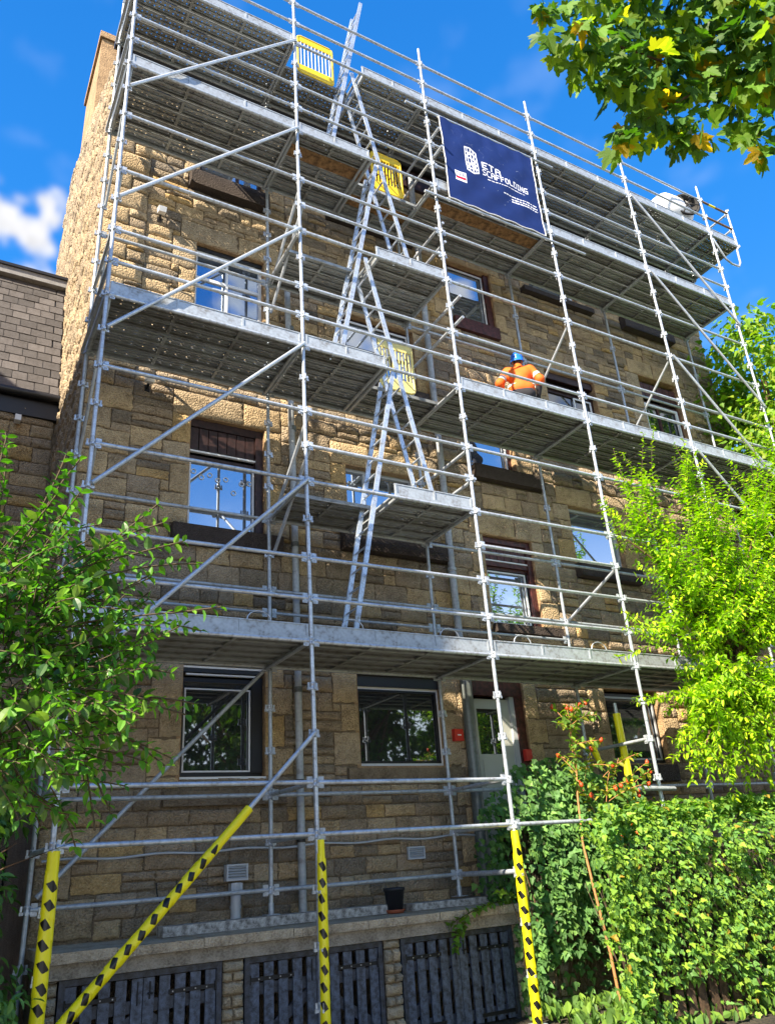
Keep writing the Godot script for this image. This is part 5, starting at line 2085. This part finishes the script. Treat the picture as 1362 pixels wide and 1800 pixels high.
func small_tree(leaf: Mesh):
	var r := RandomNumberGenerator.new()
	r.seed = 104
	var t := thing("small_tree", "small bright yellow green tree with long feathery shoots before the scaffold", "tree")
	var fork := Vector3(6.05, 3.75, 0.75)
	var st := S()
	tube(st, [Vector3(7.15, 0.0, 0.8), Vector3(6.95, 1.6, 0.8), Vector3(6.62, 2.85, 0.78), Vector3(6.30, 3.35, 0.76), fork], [0.12, 0.10, 0.085, 0.075, 0.055], 10)
	tube(st, [Vector3(6.75, 2.5, 0.78), Vector3(6.95, 3.1, 0.9), Vector3(7.5, 3.8, 1.0)], [0.07, 0.055, 0.035], 8)
	obj("trunk", st, M.bark, t)
	var ends := [Vector3(4.55, 5.6, 0.7), Vector3(5.2, 6.4, 0.5), Vector3(5.9, 6.6, 0.9), Vector3(6.8, 6.3, 0.6), Vector3(7.8, 7.0, 0.9), Vector3(8.7, 7.6, 0.8), Vector3(4.7, 4.2, 0.9), Vector3(4.9, 3.3, 1.0), Vector3(5.6, 2.9, 1.1), Vector3(7.6, 4.9, 1.1), Vector3(8.6, 5.6, 1.0), Vector3(8.2, 4.2, 1.1), Vector3(4.9, 5.0, 1.0), Vector3(5.7, 5.4, 1.15), Vector3(6.6, 5.0, 1.2), Vector3(6.4, 4.2, 1.2), Vector3(5.5, 4.2, 1.25), Vector3(7.3, 3.2, 1.2), Vector3(6.9, 5.9, 1.1), Vector3(9.3, 6.4, 0.9), Vector3(5.1, 2.7, 0.9), Vector3(6.5, 3.4, 1.3), Vector3(6.0, 4.9, 1.2), Vector3(7.0, 4.4, 1.3), Vector3(6.2, 5.7, 0.9), Vector3(7.6, 5.7, 1.0), Vector3(5.3, 4.8, 0.9), Vector3(8.3, 6.3, 0.8), Vector3(8.9, 5.0, 1.0), Vector3(4.75, 2.75, 1.1), Vector3(5.25, 2.7, 1.1), Vector3(5.8, 2.65, 1.0), Vector3(6.05, 3.3, 1.1), Vector3(5.0, 3.2, 1.1), Vector3(6.3, 4.2, 1.1), Vector3(5.6, 3.3, 0.6)]
	var xf := []
	var limbs := S()
	var twigs := S()
	for e in ends:
		var root := fork if e.x < 7.1 else Vector3(7.2, 3.4, 0.95)
		var m: Vector3 = root.lerp(e, 0.5) + Vector3(0, 0.25, 0) + rv(r) * 0.15
		tube(limbs, [root, m, e], [0.04, 0.026, 0.010], 6, false)
		for k in 40:
			var f := r.randf_range(0.2, 1.0)
			var p: Vector3 = (root.lerp(m, f * 2) if f < 0.5 else m.lerp(e, f * 2 - 1)) + rv(r) * 0.12
			var out: Vector3 = (e - root).normalized()
			var up: float = 1.1 if e.y > 5.2 else (0.35 if e.y > 3.8 else -0.1)
			var d := (out * 0.7 + Vector3(0, up, 0) + rv(r) * 0.75).normalized()
			var l := r.randf_range(0.45, 0.95) if e.y > 5.2 else r.randf_range(0.35, 0.7)
			var pts := shoot(r, xf, p, d, l, Vector3(0, -0.45, 0.1), 0.045, 0.55, Vector2(0.085, 0.145), 0.06)
			tube(twigs, pts, 0.004, 3, false)
	# long single shoots that stand out of the crown
	for q in [[Vector3(5.0, 5.9, 0.6), Vector3(-0.12, 1, 0.1), 1.5], [Vector3(5.5, 6.3, 0.6), Vector3(0.02, 1, 0.0), 1.5], [Vector3(5.95, 6.3, 0.8), Vector3(0.1, 1, 0.1), 1.3], [Vector3(6.1, 6.2, 0.8), Vector3(-0.05, 1, 0.1), 1.2], [Vector3(7.9, 6.9, 0.9), Vector3(-0.15, 1, 0), 1.3], [Vector3(8.4, 7.2, 0.9), Vector3(0.1, 1, 0), 1.4], [Vector3(4.7, 3.9, 0.9), Vector3(-1, 0.35, 0.1), 1.25], [Vector3(4.6, 3.4, 0.9), Vector3(-1, 0.1, 0.1), 0.9], [Vector3(4.6, 5.4, 0.7), Vector3(-0.7, 0.8, 0.1), 0.8], [Vector3(7.4, 6.2, 0.9), Vector3(-0.5, 0.9, 0), 0.9]]:
		for s in 2:
			var pts := shoot(r, xf, q[0] + rv(r) * 0.1, (q[1] + rv(r) * 0.12).normalized(), q[2] * r.randf_range(0.8, 1.0), Vector3(0, -0.15, 0), 0.042, 0.5, Vector2(0.06, 0.10), 0.02)
			tube(twigs, pts, 0.005, 3, false)
	obj("limbs", limbs, M.bark, t)
	obj("twigs", twigs, M.twig, t)
	scatter("leaves", leaf, M.leaf_soft, xf, tints(r, xf.size(), [Color(0.423, 0.663, 0.024), Color(0.338, 0.585, 0.024), Color(0.550, 0.741, 0.024), Color(0.233, 0.448, 0.024)]), t)

func crown(r: RandomNumberGenerator, xf: Array, centre: Vector3, radii: Vector3, clumps: int, per: int, clump_r: float, size: Vector2):
	for k in clumps:
		var d := rv(r).normalized()
		var c := centre + d * radii * pow(r.randf(), 0.4)
		for q in per:
			var o := rv(r)
			o = o.normalized() * pow(r.randf(), 0.5)
			var p := c + o * clump_r * Vector3(1.15, 0.7, 1.15)
			var n := (o + Vector3(0, 0.9, 0) + d * 0.4 + rv(r) * 0.5).normalized()
			var ld := (o * 0.8 + Vector3(0, -0.6, 0) + rv(r) * 0.5).normalized()
			xf.append(Transform3D(turn(ld, n, r.randf_range(size.x, size.y)), p))

func broad_tree(called: String, label: String, base: Vector3, centre: Vector3, radii: Vector3, clumps: int, per: int, cr: float, size: Vector2, pal: Array, leaf: Mesh, seed_: int, group := ""):
	var r := RandomNumberGenerator.new()
	r.seed = seed_
	var t := thing(called, label, "tree", Vector3.ZERO, group)
	var st := S()
	var top := centre + Vector3(0, -radii.y * 0.2, 0)
	tube(st, [base, base.lerp(top, 0.5) + rv(r) * 0.2, top], [0.26, 0.2, 0.12], 10)
	obj("trunk", st, M.bark, t)
	st = S()
	for k in 14:
		var d := rv(r).normalized()
		d.y = absf(d.y) * 0.8
		var s := base.lerp(top, r.randf_range(0.55, 1.0))
		var e := centre + d * radii * 0.85
		tube(st, [s, s.lerp(e, 0.5) + rv(r) * 0.3, e], [0.09, 0.06, 0.02], 6, false)
	obj("limbs", st, M.bark, t)
	var xf := []
	crown(r, xf, centre, radii, clumps, per, cr, size)
	scatter("leaves", leaf, M.leaf_soft, xf, tints(r, xf.size(), pal), t)

func right_tree(leaf: Mesh):
	broad_tree("broadleaf_tree", "tall sunlit broadleaf tree beyond the right end of the scaffold", Vector3(12.9, 0, -1.4), Vector3(12.4, 9.0, -0.5), Vector3(2.5, 3.7, 2.3), 190, 110, 0.62, Vector2(0.10, 0.2), [Color(0.204, 0.377, 0.036), Color(0.156, 0.312, 0.036), Color(0.252, 0.429, 0.036), Color(0.288, 0.390, 0.036)], leaf, 105)

func reflected_trees(leaf: Mesh):
	# the garden trees behind the viewer that the panes mirror
	var q := [Vector3(2.0, 0, 15.5), Vector3(6.0, 0, 14.0), Vector3(10.5, 0, 15.5), Vector3(15.5, 0, 14.0), Vector3(20.0, 0, 15.0), Vector3(3.8, 0, 19.0), Vector3(8.4, 0, 18.5), Vector3(13.0, 0, 19.0), Vector3(18.0, 0, 19.5), Vector3(24.5, 0, 16.0), Vector3(29.0, 0, 18.0)]
	for k in q.size():
		var b: Vector3 = q[k]
		broad_tree("garden_tree", "garden tree opposite the facade, seen only mirrored in the window panes", b, b + Vector3(0, 5.2 + 0.6 * (k % 3), 0), Vector3(2.7, 4.2, 2.4), 70, 60, 0.8, Vector2(0.2, 0.34), [Color(0.13, 0.25, 0.03), Color(0.10, 0.2, 0.03)], leaf, 120 + k, "garden trees opposite the facade")

func left_shrub():
	var r := RandomNumberGenerator.new()
	r.seed = 106
	var t := thing("shrub", "large green shrub leaning in from the left edge", "shrub")
	var lm := [leaf_oval(1.0, 0.55, 0.2), leaf_oval(1.0, 0.62, 0.35), leaf_oval(1.0, 0.5, 0.1)]
	var xf := []
	var twigs := S()
	var root := Vector3(-4.0, 0.0, 2.7)
	var st := S()
	for k in 7:
		var e := Vector3(-3.55 + r.randf_range(-0.3, 0.35), 2.4 + r.randf_range(-0.5, 0.5), 3.15 + r.randf_range(-0.3, 0.3))
		var s := root + rv(r) * Vector3(0.3, 0, 0.3)
		tube(st, [s, s.lerp(e, 0.5) + rv(r) * 0.12, e], [0.035, 0.024, 0.012], 7, false)
	obj("trunk", st, M.bark, t)
	var c := Vector3(-3.32, 2.80, 3.2)
	for k in 430:
		var o := rv(r)
		o = o.normalized() * pow(r.randf(), 0.5)
		var p := c + o * Vector3(0.58, 0.85, 0.5)
		var d := (o * 0.9 + Vector3(0.25, 0.25, 0.15) + rv(r) * 0.6).normalized()
		var pts := shoot(r, xf, p, d, r.randf_range(0.2, 0.42), Vector3(0, -0.9, 0), 0.042, 0.5, Vector2(0.06, 0.11), 0.1)
		tube(twigs, pts, 0.004, 4, false)
	# unseen extra shoots added out to the left to shade the shrub
	for k in 170:
		var o := rv(r)
		o = o.normalized() * pow(r.randf(), 0.5)
		var p := Vector3(-4.45, 3.05, 3.3) + o * Vector3(0.7, 1.1, 0.7)
		var d := (o * 0.9 + Vector3(0, 0.3, 0) + rv(r) * 0.6).normalized()
		var pts := shoot(r, xf, p, d, r.randf_range(0.25, 0.5), Vector3(0, -0.9, 0), 0.06, 0.5, Vector2(0.08, 0.13), 0.1)
		tube(twigs, pts, 0.004, 4, false)
	# sprays that reach out over the scaffold
	for q in [[Vector3(-3.3, 3.35, 3.45), Vector3(-3.08, 3.95, 3.6)], [Vector3(-3.45, 3.3, 3.4), Vector3(-3.45, 4.05, 3.45)], [Vector3(-3.1, 3.2, 3.4), Vector3(-2.42, 3.42, 3.68)], [Vector3(-2.9, 3.1, 3.4), Vector3(-2.55, 3.15, 3.6)], [Vector3(-2.95, 2.95, 3.4), Vector3(-2.27, 3.02, 3.62)], [Vector3(-2.85, 2.75, 3.35), Vector3(-2.5, 2.72, 3.45)], [Vector3(-2.8, 2.6, 3.3), Vector3(-2.32, 2.48, 3.35)], [Vector3(-2.85, 2.5, 3.25), Vector3(-2.4, 2.22, 3.3)], [Vector3(-2.9, 2.4, 3.2), Vector3(-2.75, 1.95, 3.3)], [Vector3(-3.0, 3.3, 3.45), Vector3(-2.6, 3.62, 3.6)], [Vector3(-2.8, 2.7, 3.3), Vector3(-2.5, 2.95, 3.55)]]:
		for s in 2:
			var a: Vector3 = q[0] + rv(r) * 0.05
			var b: Vector3 = q[1] + rv(r) * 0.05
			var pts := shoot(r, xf, a, (b - a + Vector3(0, 0.1, 0)).normalized(), a.distance_to(b), Vector3(0, -0.35, 0), 0.05, 0.55, Vector2(0.06, 0.105), 0.05)
			tube(twigs, pts, 0.005, 4, false)
	obj("twigs", twigs, M.twig, t)
	# bare dead twigs below
	st = S()
	for k in 16:
		var a := Vector3(-3.7 + r.randf_range(-0.2, 0.4), r.randf_range(1.2, 2.2), 2.9 + r.randf_range(-0.3, 0.3))
		var b := a + Vector3(r.randf_range(0.2, 0.6), r.randf_range(-0.2, 0.35), r.randf_range(-0.1, 0.3))
		st = S()
		tube(st, [a, a.lerp(b, 0.5) + rv(r) * 0.06, b], [0.007, 0.005, 0.002], 4, false)
		obj("dead_twig", st, M.fence, t)
	leaves_as_parts(t, xf, lm, M.shrub, r, [Color(0.121, 0.312, 0.033), Color(0.083, 0.234, 0.039), Color(0.176, 0.377, 0.033)], 300)

func leaves_as_parts(t: Node, xf: Array, meshes: Array, mats: Array, r: RandomNumberGenerator, pal: Array, most: int):
	# those that show largest become parts of their own, the rest one mass
	var cam: Camera3D = get_node("camera")
	var order := []
	for x in xf:
		var s: float = on_screen(x.origin) * x.basis.y.length()
		var face: float = absf(x.basis.z.normalized().dot((cam.position - x.origin).normalized()))
		order.append([s * (0.4 + face), x])
	order.sort_custom(func(a, b): return a[0] > b[0])
	var rest := []
	for k in order.size():
		if k < most:
			put("leaf", meshes[r.randi() % meshes.size()], mats[r.randi() % mats.size()], t, order[k][1])
		else:
			rest.append(order[k][1])
	scatter("leaves", meshes[0], M.leaf, rest, tints(r, rest.size(), pal), t)

func maple(pts: Array):
	var r := RandomNumberGenerator.new()
	r.seed = 107
	var t := thing("maple_branch", "overhanging maple branch with green and yellowing leaves against the sky", "branch")
	var lm := [leaf_lobed(pts, 1.0, 0.2), leaf_lobed(pts, 1.0, 0.5), leaf_lobed(pts, 1.0, 0.05)]
	var cl := [[Vector3(-1.263, 5.871, 5.962), 0.06], [Vector3(-1.223, 5.544, 6.071), 0.17], [Vector3(-0.994, 5.544, 6.081), 0.22], [Vector3(-0.662, 5.798, 6.157), 0.28], [Vector3(-0.340, 5.872, 6.261), 0.30], [Vector3(-0.247, 5.695, 6.481), 0.28], [Vector3(-0.839, 5.395, 6.096), 0.20], [Vector3(-0.482, 5.527, 6.124), 0.26], [Vector3(-0.161, 5.625, 6.240), 0.26], [Vector3(-0.210, 5.374, 6.463), 0.22], [Vector3(-0.779, 5.186, 6.023), 0.13], [Vector3(-0.909, 5.014, 5.984), 0.07], [Vector3(-0.548, 5.243, 6.065), 0.14], [Vector3(-0.478, 5.095, 6.157), 0.10], [Vector3(-0.245, 5.104, 6.302), 0.12], [Vector3(-0.245, 4.923, 6.335), 0.06], [Vector3(-0.552, 6.132, 6.397), 0.36], [Vector3(-0.137, 6.101, 6.630), 0.36], [Vector3(-0.990, 6.003, 6.195), 0.26], [Vector3(0.141, 5.565, 6.518), 0.32]]
	var xf := []
	for q in cl:
		var n := int(1080 * q[1] * q[1]) + 7
		for k in n:
			var o := rv(r)
			o = o.normalized() * pow(r.randf(), 0.45)
			var p: Vector3 = q[0] + o * q[1] * Vector3(1, 0.85, 1)
			var ld := (Vector3(0, -0.75, 0) + o * 0.5 + rv(r) * 0.55).normalized()
			var nn := (Vector3(-0.4, 0.5, 0.5) + rv(r) * 0.8).normalized()
			xf.append(Transform3D(turn(ld, nn, r.randf_range(0.075, 0.125)), p))
	var st := S()
	tube(st, [Vector3(2.6, 7.6, 7.4), Vector3(0.72, 5.95, 6.53), Vector3(-0.14, 5.78, 6.46), Vector3(-0.52, 5.64, 6.15), Vector3(-0.80, 5.62, 6.12), Vector3(-1.14, 5.64, 6.04)], [0.05, 0.025, 0.015, 0.011, 0.008, 0.004], 7, false)
	tube(st, [Vector3(-0.14, 5.78, 6.46), Vector3(-0.40, 5.46, 6.19), Vector3(-0.78, 5.18, 6.02), Vector3(-0.92, 5.05, 5.99)], [0.011, 0.008, 0.005, 0.003], 6, false)
	tube(st, [Vector3(0.3, 5.85, 6.5), Vector3(-0.1, 5.4, 6.4), Vector3(-0.24, 5.05, 6.32)], [0.012, 0.007, 0.003], 6, false)
	obj("limb", st, M.bark, t)
	leaves_as_parts(t, xf, lm, [M.maple[0], M.maple[1], M.maple[2], M.maple[1], M.maple[0], M.maple[3], M.maple[0], M.maple[2], M.maple[1], M.maple[4]], r, [Color(0.09, 0.2, 0.03), Color(0.12, 0.24, 0.03), Color(0.07, 0.16, 0.03)], 300)

func fence():
	var t := thing("wooden_fence", "weathered upright boards of a low fence under the hedge", "fence")
	var r := RandomNumberGenerator.new()
	r.seed = 108
	for k in 10:
		var x := 2.95 + k * 0.165
		var st := S()
		box(st, Vector3(x, 0.27, 1.30 + r.randf_range(-0.01, 0.01)), Vector3(0.105, 0.54 + r.randf_range(-0.03, 0.03), 0.022), Basis(Vector3.BACK, r.randf_range(-0.02, 0.02)))
		obj("board", st, M.fence, t)
	for y in [0.12, 0.44]:
		var st := S()
		bar(st, 2.9, 4.55, y - 0.03, y + 0.03, 1.245, 1.285)
		obj("rail", st, M.fence, t)

func sprig(leaf: Mesh):
	var r := RandomNumberGenerator.new()
	r.seed = 109
	var t := thing("ivy_sprig", "light green ivy trailing over the terrace edge above the right gate", "ivy")
	var xf := []
	var st := S()
	for q in [[Vector3(2.75, 1.2, -0.5), Vector3(-0.9, 0.05, 0.25), 0.75], [Vector3(2.3, 1.17, -0.44), Vector3(-0.9, -0.15, 0.15), 0.55], [Vector3(2.0, 1.1, -0.38), Vector3(-0.6, -0.8, 0.05), 0.4], [Vector3(1.85, 1.05, -0.37), Vector3(-0.3, -0.9, 0.05), 0.3], [Vector3(2.8, 1.2, -0.5), Vector3(-0.6, 0.2, 0.3), 0.5]]:
		tube(st, shoot(r, xf, q[0], q[1].normalized(), q[2], Vector3(0, -0.4, 0), 0.04, 0.5, Vector2(0.07, 0.11), 0.0), 0.004, 4, false)
	obj("stems", st, M.twig, t)
	scatter("leaves", leaf, M.leaf, xf, tints(r, xf.size(), [Color(0.16, 0.3, 0.03), Color(0.12, 0.24, 0.03)]), t)

func weeds(leaf: Mesh):
	var r := RandomNumberGenerator.new()
	r.seed = 110
	var xf := []
	for k in 700:
		var p := Vector3(r.randf_range(2.6, 4.6), r.randf_range(0.0, 0.10), r.randf_range(-0.3, 1.5))
		xf.append(Transform3D(turn(Vector3(0, 0.9, 0) + rv(r) * 0.8, Vector3(0, 0.4, 0.6) + rv(r), r.randf_range(0.06, 0.15)), p))
	var o := scatter("weeds", leaf, M.leaf, xf, tints(r, xf.size(), [Color(0.13, 0.26, 0.05), Color(0.2, 0.34, 0.05), Color(0.09, 0.18, 0.04)]), self)
	tag(o, "low green weeds on the ground between the ivy and the fence", "weeds")

func added_gap_bush(leaf: Mesh):  # added foliage that darkens a gap where the wall is merely unlit
	var r := RandomNumberGenerator.new()
	r.seed = 111
	var t := thing("added_gap_bush", "bush added to darken the unlit gap left of the leftmost standard", "bush")
	var st := S()
	for k in 6:
		var a := Vector3(-3.3 + r.randf_range(-0.3, 0.3), 0, -0.8 + r.randf_range(-0.3, 0.3))
		var b := a + Vector3(r.randf_range(-0.4, 0.3), r.randf_range(2.0, 3.0), r.randf_range(-0.4, 0.3))
		tube(st, [a, a.lerp(b, 0.5) + rv(r) * 0.15, b], [0.04, 0.028, 0.01], 6, false)
	obj("stems", st, M.bark, t)
	var xf := []
	crown(r, xf, Vector3(-3.25, 1.7, -0.9), Vector3(0.55, 1.6, 0.6), 60, 60, 0.34, Vector2(0.07, 0.14))
	crown(r, xf, Vector3(-3.1, 0.5, 0.3), Vector3(0.35, 0.5, 0.5), 22, 50, 0.28, Vector2(0.06, 0.12))
	scatter("leaves", leaf, M.leaf, xf, tints(r, xf.size(), [Color(0.14, 0.30, 0.08), Color(0.11, 0.24, 0.07), Color(0.20, 0.38, 0.09)]), t)
